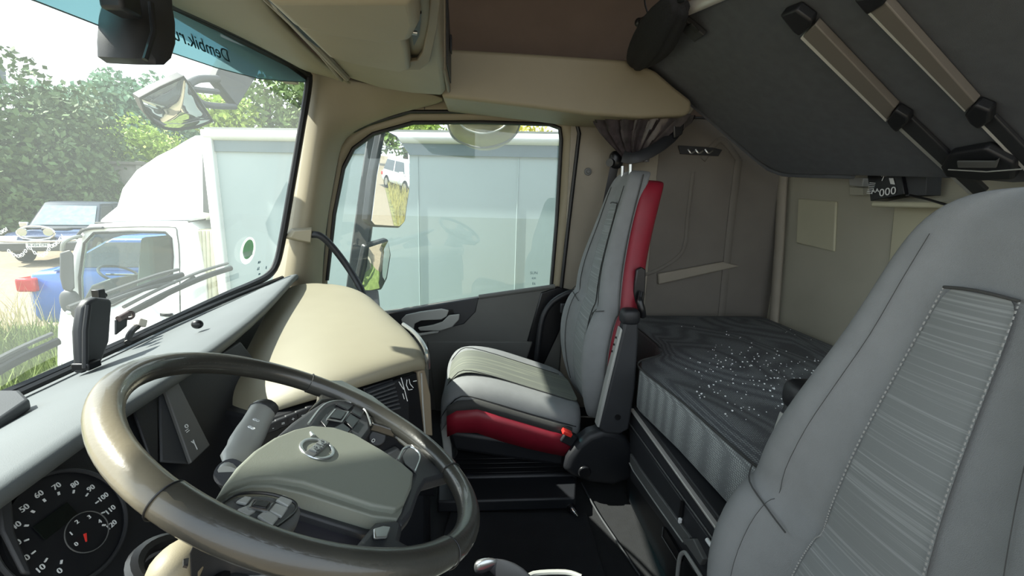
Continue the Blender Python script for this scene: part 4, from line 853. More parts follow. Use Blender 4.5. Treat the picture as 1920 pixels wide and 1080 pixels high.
# ================================================================== FLOOR THINGS
gl = thing('gear_selector', 'silver-topped gear selector at the bottom edge right of the wheel', 'gear lever', A(930, 1060, z=.35))
rg = []
for (x0, x1, y0, z_) in ((888, 905, 1072, .345), (888, 925, 1062, .35), (892, 945, 1054, .353), (905, 970, 1058, .35), (930, 1000, 1080, .33), (945, 1010, 1110, .30)):
    a, b = A(x0, y0, z=z_), A(x1, y0, z=z_); m_ = (a + b) / 2; w_ = (b - a) / 2
    rg.append([m_ + w_ * math.cos(t) + V(0, 0, .014) * math.sin(t) for t in [2 * math.pi * i / 16 for i in range(16)]])
mk('selector_grip', g_loft(rg), darkg, gl, sub=1)
mk('silver_cap', g_loft([[p + V(0, 0, .004) for p in rg[0]], [p + V(0, 0, .005) for p in rg[1]], [p + V(0, 0, .004) for p in rg[2]]]), silver, gl, sub=1)
mk('lock_button', g_disc(A(911, 1049, z=.372), (0, 0, 1), .0035, .001), rubber, gl)
mk('lever_stem', g_tube([A(980, 1090, z=.33), V(.12, .84, .2), V(.12, .84, .1), V(.12, .84, .0)], .014, 8, k=4), black, gl)
tr = thing('side_console', 'dark low console with pale rounded edge at the bottom edge of the picture', 'console', A(1030, 1080, z=.3))
mk('console_edge', g_tube([A(985, 1092, z=.3), A(1000, 1076, z=.3), A(1060, 1073, z=.3), A(1090, 1082, z=.3)], .006, 8, k=4), lightg, tr)
mk('console_top', g_slab([A(988, 1096, z=.295), A(1003, 1080, z=.295), A(1060, 1077, z=.295), A(1095, 1088, z=.295), A(1130, 1150, z=.295), A(980, 1150, z=.295)], (0, 0, -.05)), blacks, tr, bevel=.004)
mk('console_stem', g_box((.20, .80, .12), (.06, .06, .24)), black, tr)
fb = thing('floor_box', 'low black step box on the floor before the passenger seat', 'step', (.0, 1.5, 0))
mk('lid', g_slab([A(820, 962, z=.03), A(1078, 955, z=.03), A(1080, 920, z=.03), A(1070, 905, z=.03), A(822, 910, z=.03)], (0, 0, .05)), black, fb, bevel=.008)
cm = tag(mk('floor_mat', g_slab([V(-.25, .2, .001), V(.32, .2, .001), V(.42, .95, .001), V(.43, 1.42, .001), V(-.1, 1.45, .001), V(-.14, 1.2, .001)], (0, 0, .012)), M('mat_pile', '#1b1d20', .95, var=.2, bump=.8, bs=400), bevel=.005), 'black ribbed mat covering the cab floor between the seats', 'floor mat')
tag(mk('mat_edge_cord', g_tube([A(1090, 905, z=.01), A(1120, 960, z=.01), A(1160, 1020, z=.01), A(1200, 1080, z=.01)], .004, 6, k=4), hoodd), 'grey raised edge line along the floor beside the bunk base', 'edge strip')
pg = thing('lighter_plug', 'small dark metal plug with a wire lying on the floor', 'plug', A(1075, 955, z=.03))
mk('plug_body', [g_cyl(A(1066, 944, z=.045), A(1078, 962, z=.04), .013, .012), g_cyl(A(1078, 962, z=.04), A(1084, 969, z=.04), .008, .004)], chrome, pg)
mk('plug_collar', g_cyl(A(1070, 950, z=.043), A(1074, 956, z=.042), .0155), blacks, pg)
mk('wire', g_tube([A(1066, 945, z=.045), A(1050, 946, z=.05), A(1028, 947, z=.05)], .002, 6), silver, pg)
# ================================================================== OUTSIDE: mirrors and wipers
GZ = -1.05
def wiper(nm, label, arm, blade):
    t = thing('windscreen_wiper', label, 'wiper', arm[0], group='windscreen wipers')
    mk('wiper_arm', g_tube(arm, .007, 8, k=4), hoodd, t)
    mk('blade', g_tube(blade, .008, 8, k=4, flat=1.4), rubber, t)
    mk('blade_spine', g_tube([p + V(-.012, 0, .020) for p in blade], .006, 6, k=4), midg, t)
def WO(px, py, o=.035): return WS(px, py) + V(-o, 0, 0)
wiper('', 'black wiper parked low across the right half of the windscreen, past the bracket', [WO(268, 592, .05), WO(330, 560, .05), WO(390, 520, .05)], [WO(264, 588), WO(330, 552), WO(400, 520), WO(450, 503)])
wiper('', 'black wiper parked low at the left edge of the windscreen', [WO(-40, 720, .05), WO(30, 685, .05), WO(90, 655, .05)], [WO(-60, 745), WO(0, 712), WO(70, 672), WO(136, 640)])
wiper('', 'dark wiper arm across the middle of the windscreen above the holder', [WO(195, 585, .06), WO(300, 545, .06), WO(360, 530, .06)], [WO(190, 590, .07), WO(260, 560, .07), WO(340, 528, .07), WO(380, 516, .07)])
sm = thing('side_mirror', 'tall black exterior side mirror with upper and lower glass seen through the door window', 'side mirror', A(690, 400, y=2.75))
mn = V(.783, -.617, -.076).normalized(); mp = A(735, 335, y=2.75)
def MI(px, py, h=0): return PL(px, py, mp + mn * h, mn)
post = [(688, 250), (722, 243), (716, 300), (700, 400), (690, 470), (676, 560), (645, 562), (662, 430)]
mk('mirror_arm', g_slab([A(x, y, y=2.78) for x, y in post], (0, .05, 0)), hoodd, sm, bevel=.010)
mk('mirror_mount', g_tube([A(660, 575, y=2.80), A(640, 590, y=2.62), A(600, 610, y=2.42)], .02, 8), hoodd, sm)
mk('upper_housing', g_slab([MI(x, y, -.008) for x, y in [(718, 240), (745, 254), (770, 288), (770, 350), (761, 415), (750, 428), (700, 426), (690, 416), (700, 330)]], -mn * .07), blacks, sm, bevel=.014, seg=3)
mk('upper_glass', g_slab([MI(x, y, 0) for x, y in [(722, 246), (744, 258), (767, 291), (767, 350), (757, 416), (748, 424), (702, 421), (696, 414), (706, 330)]], mn * .004), mirrorm, sm, smooth=False)
mn2 = V(1.0, -.75, -.36).normalized(); mp2 = A(710, 500, y=2.75)
def M2(px, py, h=0): return PL(px, py, mp2 + mn2 * h, mn2)
ol2 = [(692, 464), (728, 452), (731, 478), (724, 520), (714, 540), (686, 546), (678, 538), (688, 500)]
mk('lower_housing', g_slab([M2(x, y, -.008) for x, y in [(686, 462), (729, 449), (734, 478), (727, 522), (716, 544), (684, 550), (670, 540)]], -mn2 * .05), blacks, sm, bevel=.012)
c_ = sum([M2(*p) for p in ol2], V(0, 0, 0)) / len(ol2)
mk('lower_glass', g_loft([[M2(*p) for p in ol2], [c_ + (M2(*p) - c_) * .66 + mn2 * .007 for p in ol2], [c_ + (M2(*p) - c_) * .33 + mn2 * .0115 for p in ol2], [c_ + (M2(*p) - c_) * .04 + mn2 * .013 for p in ol2]]), mirrorm, sm)
km = thing('kerb_mirror', 'pale rounded kerb mirror hanging over the top of the door window', 'mirror', A(905, 240, y=2.6))
kr = []
for yy, l, r, d in ((215, 842, 972, 2.56), (232, 838, 976, 2.55), (250, 846, 970, 2.56), (266, 862, 955, 2.59), (276, 885, 935, 2.62), (280, 900, 918, 2.64)):
    a, b = A(l, yy, y=d), A(r, yy, y=d); m_ = (a + b) / 2; w_ = (b - a) / 2
    kr.append([m_ + w_ * math.cos(t) + V(0, .06 * w_.length / .2, 0) * math.sin(t) + V(0, .06, 0) for t in [2 * math.pi * i / 28 for i in range(28)]])
mk('housing', g_loft(kr), M('kerb_mirror_shell', '#b3ad90', .3, coat=.4), km, bevel=.004)
mk('mount', g_tube([V(.02, 2.62, 1.62), V(.02, 2.55, 1.85), V(.02, 2.41, 1.95)], .02, 8), blacks, km)
mk('rim', g_tube([A(x, y, y=2.56) for x, y in ((838, 226), (846, 252), (866, 268), (905, 277), (945, 268), (968, 250), (976, 226))], .006, 8, k=5), lightg, km)
mk('glass_edge', g_tube([A(x, y, y=2.55) for x, y in ((858, 226), (874, 242), (905, 250), (938, 242), (955, 226))], .005, 8, k=5), white, km)
fm = thing('front_mirror', 'fan-shaped convex exterior mirror on a bracket before the windscreen', 'mirror', A(330, 195, x=-1.35))
fn_ = V(.75, -.35, -.42).normalized(); fp_ = A(335, 195, x=-1.35)
def FM(px, py, h=0): return PL(px, py, fp_ + fn_ * h, fn_)
fo = [(262, 184), (300, 164), (344, 144), (362, 170), (382, 202), (398, 226), (370, 238), (335, 243), (310, 241), (288, 228), (272, 208)]
c_ = sum([FM(*p) for p in fo], V(0, 0, 0)) / len(fo)
mk('mirror_shell', g_loft([[c_ + (FM(*p) - c_) * 1.02 - fn_ * .045 for p in fo], [c_ + (FM(*p) - c_) * 1.03 for p in fo], [FM(*p) for p in fo]]), blacks, fm, bevel=.004)
fq = catmull([FM(*p) for p in fo], 5, True)
mk('mirror_glass', g_loft([[c_ + (p - c_) * k + fn_ * (.020 * (1 - k * k) + .002) for p in fq] for k in (.98, .92, .85, .75, .62, .5, .38, .25, .12, .02)]), mirrorm, fm)
mk('mirror_rim', g_tube([FM(x, y, .004) for x, y in fo], .007, 8, closed=True), rubber, fm)
mk('support_arm', g_slab([A(x, y, x=-1.38) for x, y in ((430, 95), (452, 92), (495, 116), (478, 150), (447, 200), (443, 198), (405, 150), (410, 135))], (-.05, 0, 0)), hoodd, fm, bevel=.01)
mk('fork', [g_tube([A(352, 158, x=-1.37), A(375, 148, x=-1.38), A(408, 148, x=-1.38)], .018, 10, k=4), g_tube([A(362, 176, x=-1.37), A(385, 196, x=-1.38), A(440, 200, x=-1.38)], .016, 10, k=4), g_tube([A(352, 165, x=-1.37), A(368, 168, x=-1.38), A(408, 172, x=-1.38)], .014, 8)], hoodd, fm)
# ================================================================== OUTSIDE: ground
gm = M('gravel', '#7d705c', .95, var=.22, vs=14, bump=.6, bs=60)
mk('ground', g_box((0, 25, GZ - .05), (160, 150, .1)), gm, kind='structure')
gr1 = mk('grass_verge', g_box((-6.5, 4.6, GZ + .01), (17, 5.2, .04)), M('turf', '#5c6b34', .95, var=.35, vs=6), kind='structure')
mk('grass_field', g_box((20, 8.2, GZ + .006), (32, 9.6, .03)), M('turf_dry', '#676434', .95, var=.4, vs=3), kind='structure')
def blades(n_, gen, wmin=.008, wmax=.02):
    vs, fs = [], []
    for i in range(n_):
        x, y, h = gen(); a = random.uniform(0, math.pi); w_ = random.uniform(wmin, wmax); dx, dy = math.cos(a) * w_, math.sin(a) * w_
        lx, ly = random.uniform(-.35, .35) * h, random.uniform(-.35, .35) * h; k = len(vs)
        vs += [V(x - dx, y - dy, GZ), V(x + dx, y + dy, GZ), V(x + dx * .7 + lx * .35, y + dy * .7 + ly * .35, GZ + h * .6), V(x - dx * .7 + lx * .35, y - dy * .7 + ly * .35, GZ + h * .6), V(x + lx, y + ly, GZ + h)]
        fs += [(k, k + 1, k + 2, k + 3), (k + 3, k + 2, k + 4)]
    return vs, fs
random.seed(3)
def g1():
    y = random.uniform(3.0, 6.3); return random.uniform(-8.6, -1.0), y, random.uniform(.25, .52) * (1.0 if y > 4 else .8)
grassm = M('grass_green', '#6f7e38', .7, var=.35, vs=5)
tag(mk('tall_grass', blades(16000, g1), grassm, smooth=False), 'tall light green grass in front of the parked small truck', 'grass', kind='stuff')
def g2():
    return random.uniform(-9.5, -6.2), random.uniform(4.5, 7.0), random.uniform(.6, .95)
tag(mk('dry_grass', blades(900, g2, .004, .010), M('straw', '#cdbf93', .8, var=.2), smooth=False), 'thin dry grass stalks beside the blue car', 'grass', kind='stuff')
def g3():
    return random.uniform(3.5, 26), random.uniform(3.5, 7.5), random.uniform(.2, .7)
tag(mk('roadside_grass', blades(5000, g3, .012, .03), M('grass_yellow', '#77713a', .8, var=.3, vs=2), smooth=False), 'yellowish grass strip behind the truck, seen in the side mirror', 'grass', kind='stuff')
# ================================================================== OUTSIDE: small box truck alongside
tu = V(-1, .177, 0).normalized(); tv = V(.177, 1, 0).normalized(); tp0 = V(-2.45, 4.3, 1.0)
def TR(px, py, off=0): return PL(px, py, tp0 + tv * off, tv)
tk = thing('box_truck', 'small white box truck with roof deflector parked alongside beyond the windscreen', 'truck', V(-2.45, 4.3, GZ))
tz_ = TR(400, 243).z; cx0 = TR(402, 400)
def TB(s, o, z): return V(cx0.x, cx0.y, 0) - tu * s + tv * o + V(0, 0, z)
def tslab(s0, s1, o, z0, z1, th): return g_slab([TB(s0, o, z0), TB(s1, o, z0), TB(s1, o, z1), TB(s0, o, z1)], tv * th)
mk('cargo_box', tslab(.02, 5.0, .02, -.4, tz_ - .03, 2.1), boxside, tk)
mk('upper_rail', g_tube([TB(0, .01, tz_ - .045), TB(5.0, .01, tz_ - .045)], .05, 12, flat=1.0), white, tk)
mk('upper_rail_cap', tslab(.0, 5.0, -.01, tz_ - .02, tz_ + .02, .2), lightg, tk)
mk('dark_band', tslab(.03, 5.0, .0, tz_ - .19, tz_ - .09, .03), boxdark, tk)
mk('corner_post', tslab(-.03, .07, -.03, -.4, tz_, .1), white, tk, bevel=.01)
mk('panel_seams', [g_tube([TB(s, .015, -.3), TB(s, .015, tz_ - .2)], .004, 6) for s in (1.0, 2.0, 2.9)] , boxside, tk)
mk('chassis', tslab(-1.5, 4.8, .3, -.75, -.42, 1.4), rubber, tk)
for s in (-1.1, 3.6): mk('wheel', g_cyl(TB(s, .05, GZ + .36), TB(s, .30, GZ + .36), .36), tyre, tk, bevel=.02)
def ringquad(o_, i_):
    n_ = len(o_); return o_ + i_, [(k, (k + 1) % n_, n_ + (k + 1) % n_, n_ + k) for k in range(n_)]
outc = [(150, 438), (168, 421), (250, 415), (345, 415), (368, 432), (384, 520), (392, 640), (394, 800), (250, 800), (105, 800), (109, 610), (126, 500)]
inc = [(158, 456), (176, 437), (245, 434), (310, 436), (321, 446), (324, 480), (323, 512), (292, 534), (240, 558), (214, 572), (152, 590), (149, 520)]
q = ringquad([TR(x, y) for x, y in outc], [TR(x, y) for x, y in inc])
mk('cab_side', q, white, tk, solid=-.04, bevel=.01)
v2 = [p + tv * 1.62 for p in q[0]]; mk('cab_far_side', (v2, q[1]), white, tk, solid=.04)
mk('cab_roof', g_slab([TR(150, 438, .01), TR(168, 421, .01), TR(250, 415, .01), TR(345, 415, .01), TR(368, 432, .01), TR(345, 428, .01), TR(180, 431, .01)], tv * 1.62), white, tk, bevel=.01)
mk('cab_back', g_slab([TR(350, 420, .02), TR(372, 436, .02), TR(393, 640, .02), TR(393, 800, .02), TR(372, 800, .02), TR(352, 520, .02)], tv * 1.62), lightg, tk)
mk('cab_front', g_slab([TR(109, 610, .02), TR(126, 590, .02), TR(126, 800, .02), TR(105, 800, .02)], tv * 1.62), white, tk)
mk('side_window', g_slab([TR(x, y, .02) for x, y in inc], tv * .004), tgl, tk, smooth=False)
mk('window_seal', g_tube([TR(x, y, .0) for x, y in inc], .012, 6, closed=True), rubber, tk)
mk('door_seam', g_tube([TR(x, y, -.004) for x, y in ((150, 432), (170, 428), (312, 425), (332, 440), (337, 520), (338, 700))], .005, 6, k=3), midg, tk)
mk('door_handle', g_box(TR(312, 590, -.02), (.12, .03, .035), rotz(-.17)), darkg, tk, bevel=.006)
mk('roof_duct', g_tube([TR(143, 447, -.02), TR(152, 434, -.02), TR(170, 428, -.02), TR(193, 427, -.02)], .014, 8, k=3), hoodd, tk)
mk('truck_dashboard', g_slab([TR(150, 570, .1), TR(170, 535, .1), TR(205, 522, .1), TR(222, 545, .1), TR(222, 620, .1), TR(150, 620, .1)], tv * 1.4), darkg, tk, bevel=.02)
sc3 = TR(226, 515, .45)
mk('truck_steering_wheel', [g_ring(sc3, V(.5, 0, .85), .19, .014, 32), g_tube([sc3 - V(.15, 0, 0), sc3 + V(.15, 0, 0)], .012, 6)], darkg, tk)
mk('truck_seat', g_slab([TR(262, 445, .25), TR(282, 445, .25), TR(290, 560, .25), TR(250, 580, .25)], tv * .5), M('small_truck_seat', '#5e6a68', .9), tk, bevel=.03)
mk('side_body_panel', g_slab([TR(366, 430, .05), TR(405, 430, .05), TR(412, 640, .05), TR(380, 640, .05)], tv * 1.7), M('bellows_beige', '#bdb9a0', .7, var=.1), tk)
mk('cab_bellows', [g_tube([TR(370 + i * 7, 432, .04), TR(378 + i * 7, 640, .04)], .022, 8) for i in range(5)], M('bellows_cloth', '#cdcab4', .7, var=.1), tk)
df = [(178, 417), (196, 402), (216, 386), (226, 352), (252, 318), (290, 292), (322, 276), (345, 262), (362, 253), (380, 252), (396, 262), (397, 400), (380, 413)]
mk('roof_deflector', g_slab([TR(x, y, .06) for x, y in df], tv * 1.5), white, tk, bevel=.05, seg=4)
mk('deflector_side_slot', g_slab([TR(x, y, .05) for x, y in ((379, 266), (395, 262), (397, 400), (381, 398))], tv * .02), midg, tk)
mk('roof_line', g_tube([TR(178, 418, .04), TR(260, 417, .04), TR(345, 417, .04), TR(385, 411, .04)], .008, 6), rubber, tk)
sdm = thing('truck_mirror_pair', 'grey twin mirrors on an arm beside the small truck window', 'mirror', TR(128, 500, -.2))
mk('long_mirror', g_loft([[TR(x, y, -.2) for x, y in ((112, 474), (131, 468), (138, 478), (140, 540), (134, 547), (118, 543), (112, 520))], [TR(x, y, -.12) for x, y in ((112, 474), (131, 468), (138, 478), (140, 540), (134, 547), (118, 543), (112, 520))]]), hoodd, sdm, bevel=.012)
mk('round_mirror', g_sph(TR(132, 566, -.18), (.085, .05, .12), e=.8), hoodd, sdm)
mk('mirror_bracket', g_tube([TR(117, 470, -.16), TR(120, 455, -.16), TR(135, 446, -.1), TR(152, 443, -.02)], .018, 8, k=4), lightg, sdm)
mk('round_lamp', g_sph(TR(131, 585, -.2), (.03, .03, .03)), white, sdm)
# ================================================================== OUTSIDE: cars
def vehicle(name, label, cat, pos, head, L, W, H, paint, kind, gh=None):
    t = thing(name, label, cat, pos)
    R_ = rotz(head)
    def X(x, y, z): return V(pos) + R_ @ V(x, y, z)
    def ringx(x, hw, z0, z1, r=.10):
        return [X(x, yy * hw, zz) for yy, zz in ((-1, z0 + r), (-.93, z0), (.93, z0), (1, z0 + r), (1, z1 - r * 1.3), (.95, z1 - r * .3), (.8, z1), (0, z1 + .015), (-.8, z1), (-.95, z1 - r * .3), (-1, z1 - r * 1.3))]
    hw = W / 2; belt = H * .56 if kind != 'sedan' else H * .68
    hood = belt * (.93 if kind != 'sedan' else .86)
    if kind == 'sedan': prof_ = [(-L/2, .82, .35, belt * .80), (-L/2 + .12, .93, .25, belt * .97), (-L/2 + .9, 1, .22, belt * 1.03), (-.6, 1, .22, belt), (.8, 1, .22, belt), (L/2 - .9, .98, .22, hood), (L/2 - .2, .9, .25, hood * .86), (L/2, .75, .35, hood * .7)]
    else: prof_ = [(-L/2, .92, .45, belt * .95), (-L/2 + .1, 1, .4, belt), (-.3, 1, .4, belt), (.8, 1, .4, belt), (1.0, 1, .4, hood * 1.03), (L/2 - .35, .98, .4, hood), (L/2 - .05, .94, .42, hood * .9), (L/2, .9, .5, hood * .80)]
    mk('body', g_loft([ringx(x, hw * k, z0, z1) for x, k, z0, z1 in prof_]), paint, t, bevel=.03, seg=2)
    if kind == 'sedan': b_ = (-1.75, 1.25); r_ = (-1.0, .35)
    elif kind == 'pickup': b_ = (-1.2, 1.25); r_ = (-1.05, .45)
    else: b_ = (-L/2 + .1, 1.15); r_ = (-L/2 + .35, .55)
    def rect(x0, x1, w_, z): return [X(x0, -w_, z), X(x1, -w_ * .97, z), X(x1, w_ * .97, z), X(x0, w_, z)]
    zb = belt - .02; w0 = hw * .95; w1 = hw * .78
    mk('cabin', g_loft([rect(b_[0], b_[1], w0, zb), rect(r_[0], r_[1], w1, H - .04), rect(r_[0] + .1, r_[1] - .1, w1 * .85, H)]), gh or paint, t, bevel=.03)
    def lerp(a, b, k): return a + (b - a) * k
    def face(p, q_, r2, s_, ins=.10, insv=.12):
        n_ = (V(q_) - V(p)).cross(V(s_) - V(p)).normalized()
        def pt(u_, v_): return lerp(lerp(V(p), V(q_), u_), lerp(V(s_), V(r2), u_), v_)
        return [pt(ins, insv), pt(1 - ins, insv), pt(1 - ins, 1 - insv), pt(ins, 1 - insv)], n_
    B_ = rect(b_[0], b_[1], w0, zb); T_ = rect(r_[0], r_[1], w1, H - .04)
    for nm, (i, j), cuts in (('windscreen', (1, 2), 1), ('side_window', (0, 1), 2), ('side_window', (3, 2), 2), ('rear_window', (0, 3), 1)):
        for c in range(cuts):
            p, q_, r2, s_ = B_[i], B_[j], T_[j], T_[i]
            u0, u1 = c / cuts, (c + 1) / cuts
            pp, qq, rr_, ss_ = lerp(p, q_, u0), lerp(p, q_, u1), lerp(s_, r2, u1), lerp(s_, r2, u0)
            f_, n_ = face(pp, qq, rr_, ss_, .05, .12)
            cen = sum(f_, V(0, 0, 0)) / 4; outd = (cen - X((b_[0] + b_[1]) / 2, 0, belt)); n_ = n_ if n_.dot(outd) > 0 else -n_
            mk(nm, g_slab([v_ + n_ * .01 for v_ in f_], n_ * .012), carglass if nm != 'side_window' else darkglass, t, bevel=.01)
    rw = .33 if kind == 'sedan' else .38
    for x in (-L * .30, L * .31):
        for s in (-1, 1):
            wh = mk('wheel', g_cyl(X(x, s * (hw - .2), rw), X(x, s * (hw + .015), rw), rw), tyre, t, bevel=.03)
            mk('hub_cap', g_cyl(X(x, s * (hw + .01), rw), X(x, s * (hw + .025), rw), rw * .55), silver, wh)
    for s in (-1, 1):
        hl = g_box(X(L/2 - .10, s * hw * .74, hood * .80), (.22, .42, .20), R_)
        mk('headlamp', hl, M('headlamp_glass', '#e3e6e4', .15, spec=1), t, bevel=.03)
        mk('tail_lamp', g_box(X(-L/2 + .10, s * hw * .80, belt * .80), (.24, .38, .20), R_), M('tail_lamp_red', '#c01822', .2), t, bevel=.03)
        mk('door_mirror', g_box(X(.95, s * (hw + .10), belt + .08), (.12, .22, .16), R_), paint if kind != 'pickup' else chrome, t, bevel=.03)
    mk('front_bumper', g_box(X(L/2 + .02, 0, .55 if kind != 'sedan' else .42), (.16, W * .94, .26), R_), paint if kind != 'pickup' else hoodd, t, bevel=.05)
    gp = mk('grille', g_box(X(L/2 + .0, 0, hood * .78), (.06, W * .38, .20), R_), darkg, t, bevel=.01)
    mk('number_plate', g_box(X(L/2 + .11, 0, .60), (.02, .52, .11), R_), white, t)
    return t, X, R_
g_, X, R_ = vehicle('pickup_truck', 'dark blue pickup truck with frontal chain parked on gravel by trees', 'pickup truck', V(-13.5, 15.7, GZ), math.radians(-72), 5.0, 1.85, 1.80, navy, 'pickup', M('pickup_cabin', '#2a3340', .3))
mk('chrome_lamp_bar', [g_cyl(X(2.58, y, .98), X(2.64, y, .98), .11) for y in (-.28, .28)] + [g_ring(X(2.60, 0, .95), R_ @ V(1, 0, 0), .2, .03, 24, sx=2.0)], chrome, g_)
mk('hood_scoop', g_box(X(1.55, 0, .99), (.35, .6, .08), R_), darkg, g_, bevel=.02)
mk('front_guard', [g_tube([X(2.62, -.85, .75), X(2.68, -.4, .72), X(2.68, .4, .72), X(2.62, .85, .75)], .035, 8, k=4)], chrome, g_)
mk('plate_characters', g_text('B 424 CM', X(2.635, 0, .60), R_ @ V(0, 1, 0), (0, 0, 1), .10), txtd, g_)
ch = thing('hanging_chain', 'pale chain hanging in loops before the blue pickup bumper', 'chain', A(80, 470, y=9.5))
for a_, b_, dip, n_ in (((-40, 440), (14, 428), 6, 14), ((14, 468), (52, 462), 14, 10), ((54, 462), (95, 458), 18, 12), ((95, 462), (118, 440), 4, 8)):
    pa, pb = A(*a_, y=9.6), A(*b_, y=9.6)
    for i in range(n_):
        k = (i + .5) / n_; p_ = pa.lerp(pb, k) - V(0, 0, dip * 4 * k * (1 - k) * 9.6 / 796)
        mk('chain_link', g_ring(p_, V(i % 2, 1, .3 * (i % 2)), .022, .007, 10, sx=1.5, up=(1, 0, .2)), white, ch)
vehicle('blue_car', 'bright blue saloon car seen behind the small truck cab, red tail lamp at its left', 'car', V(-4.6, 7.6, GZ), math.radians(6), 4.3, 1.72, 1.56, blue, 'sedan')
vehicle('white_car', 'white off-road car behind the truck, seen in the tall side mirror', 'car', V(22, 4.7, GZ), math.radians(160), 4.2, 1.75, 1.75, white, 'suv')
# ================================================================== OUTSIDE: fence, trees, tower
fc = thing('concrete_fence', 'grey concrete panel fence behind the trees and small truck', 'fence', A(200, 400, y=21))
for i in range(9):
    x = A(160, 350, y=21).x + i * 2.5 - 2.5
    mk('fence_panel', g_box((x + 1.25, 21, GZ + 1.7), (2.44, .14, 3.4)), concrete, fc, bevel=.01)
    mk('fence_post', g_box((x, 20.95, GZ + 1.75), (.22, .26, 3.5)), concrete, fc, bevel=.01)
mk('top_rail', g_box((A(160, 350, y=21).x + 8.5, 20.93, GZ + 3.4), (22.4, .3, .12)), M('fence_cap', '#7a766c', .9), fc)
def leafmat(nm, c): return M(nm, c, .75, var=.45, vs=1.6)
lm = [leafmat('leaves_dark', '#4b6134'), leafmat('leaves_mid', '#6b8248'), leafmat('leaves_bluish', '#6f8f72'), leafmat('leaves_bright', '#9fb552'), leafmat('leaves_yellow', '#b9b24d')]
bark = M('bark', '#54493b', .95, var=.3, vs=10)
def tree(name, label, c, rx, ry, rz, m, n_=3500, ls=.2, group=None, clumps=14, cat='tree'):
    t = thing(name, label, cat, (c[0], c[1], GZ), group=group)
    vs, fs = [], []
    cl = []
    for i in range(clumps):
        th = random.uniform(0, 2 * math.pi); ph = math.acos(random.uniform(-.9, 1)); r = random.uniform(.35, .75)
        cl.append((V(c) + V(rx * r * math.sin(ph) * math.cos(th), ry * r * math.sin(ph) * math.sin(th), rz * r * math.cos(ph)), random.uniform(.30, .5)))
    cl.append((V(c), .6))
    for i in range(n_):
        b, s = random.choice(cl)
        d = V(random.gauss(0, 1), random.gauss(0, 1), random.gauss(0, 1)).normalized() * (random.uniform(.6, 1.05))
        p = b + V(d.x * rx * s, d.y * ry * s, d.z * rz * s)
        a1 = V(random.gauss(0, 1), random.gauss(0, 1), random.gauss(0, 1)).normalized(); a2 = a1.cross(V(random.gauss(0, 1), random.gauss(0, 1), random.gauss(0, 1))).normalized()
        w_ = ls * random.uniform(.5, 1.1); k = len(vs)
        vs += [p - a1 * w_, p + a2 * w_ * .55, p + a1 * w_, p - a2 * w_ * .55]; fs.append((k, k + 1, k + 2, k + 3))
    me = mk('crown', (vs, fs), m, t, smooth=False)
    mk('trunk', g_tube([V(c[0], c[1], GZ), V(c[0] + .1, c[1], GZ + (c[2] - GZ) * .5), V(c[0], c[1], c[2] + rz * .3)], [rz * .07, rz * .05, rz * .02], 8, k=4), bark, t)
random.seed(21)
def TC(px, py, Y): return A(px, py, y=Y)
def S_(w, Y): return w * Y / 796 * 1.0
tree('oak_tree', 'large dark green tree at the left edge of the windscreen', TC(45, 305, 20), 4.3, 3.2, 4.2, lm[0], 12000, .18, clumps=26)
tree('low_tree', 'dark bushy tree below the large one behind the pickup', TC(130, 360, 19.5), 1.9, 1.4, 2.1, lm[0], 5000, .17, clumps=14)
tree('low_tree', 'dark shadowed bush left of the pickup', TC(0, 410, 18.5), 2.6, 1.3, 2.2, lm[0], 3000, .16, clumps=12)
tree('row_tree', 'bluish green tree just right of the large dark tree', TC(185, 235, 34), 3.4, 3, 4.0, lm[2], 3600, .26, group='hazy trees in the far row')
tree('row_tree', 'bluish green tree left of the fan-shaped mirror', TC(240, 240, 36), 3.0, 3, 3.6, lm[2], 3400, .26, group='hazy trees in the far row')
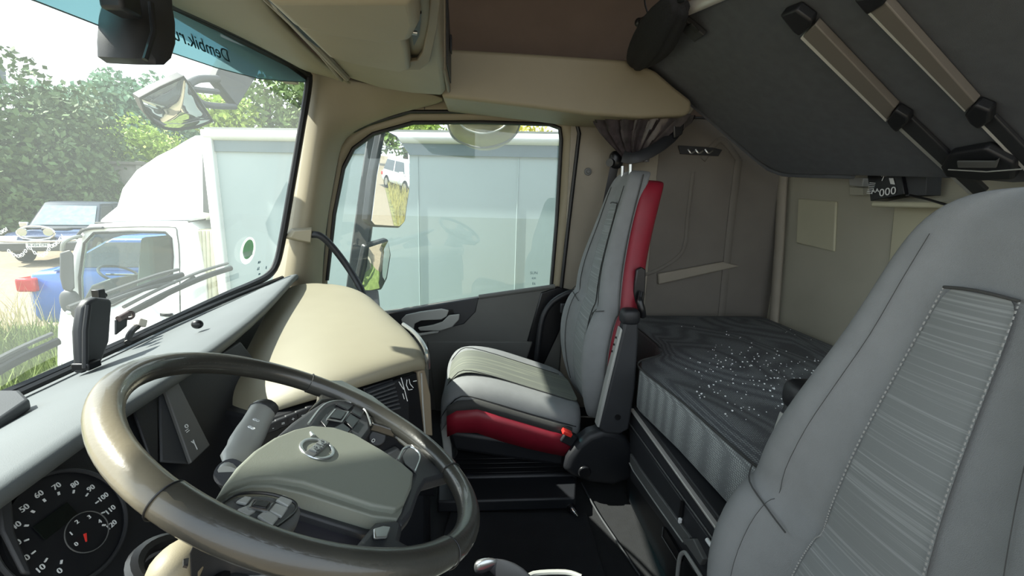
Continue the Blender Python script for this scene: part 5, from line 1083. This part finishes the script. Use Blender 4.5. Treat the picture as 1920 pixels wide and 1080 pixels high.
tree('row_tree', 'bluish green tree behind the fan-shaped mirror', TC(300, 245, 36), 4.0, 3, 3.8, lm[2], 3600, .26, group='hazy trees in the far row')
tree('row_tree', 'bluish green tree behind the large dark tree', TC(110, 225, 38), 4.0, 3, 4.2, lm[2], 3200, .28, group='hazy trees in the far row')
tree('willow_bush', 'bright yellow-green bush above the concrete fence', TC(262, 300, 25), 2.7, 2.2, 2.2, lm[3], 7000, .15, clumps=22, cat='bush')
tree('birch_tree', 'loose light green tree above the box truck corner, left of the pillar', TC(500, 200, 26), 2.9, 2.5, 3.4, lm[1], 1900, .22, clumps=16)
tree('birch_tree', 'yellow-green tree between the fan-shaped mirror and the box truck', TC(425, 235, 24), 1.9, 2, 1.9, lm[3], 2200, .17, clumps=14)
tree('birch_tree', 'light green tree behind the A-pillar', TC(585, 215, 26), 2.6, 2.5, 3.2, lm[1], 1800, .22, clumps=14)
tree('hedge_tree', 'green treetops showing over the box truck at the left of the door window', TC(790, 262, 26), 3.0, 2.5, 2.1, lm[3], 3500, .2, clumps=14)
tree('hedge_tree', 'yellowish treetops showing over the box truck at the right of the door window', TC(1015, 285, 26), 2.6, 2.5, 1.9, lm[4], 1700, .2, clumps=10)
tree('hedge_tree', 'pale green treetops behind the kerb mirror', TC(905, 262, 30), 2.8, 2.5, 2.3, lm[1], 2500, .22, clumps=12)
tw = thing('chimney', 'dark pointed tower at the far left edge against the sky', 'tower', A(0, 160, y=50))
mk('shaft', g_loft([[A(-14, 165, y=50), A(13, 165, y=50), A(13, 165, y=52), A(-14, 165, y=52)], [A(-12, 135, y=50), A(11, 135, y=50), A(11, 135, y=52), A(-12, 135, y=52)], [A(-6, 117, y=50), A(1, 117, y=50), A(1, 117, y=52), A(-6, 117, y=52)]]), M('tower_grey', '#565e66', .9), tw)
mk('tower_base', g_box(A(0, 300, y=51) , (1.2, 1.2, 18)), M('tower_brick', '#6a645e', .9), tw)
tree('far_tree', 'dark trees closing the view in the tall side mirror', (46, 6, 2.5), 3, 7, 4, lm[1], 3000, .35, clumps=16)
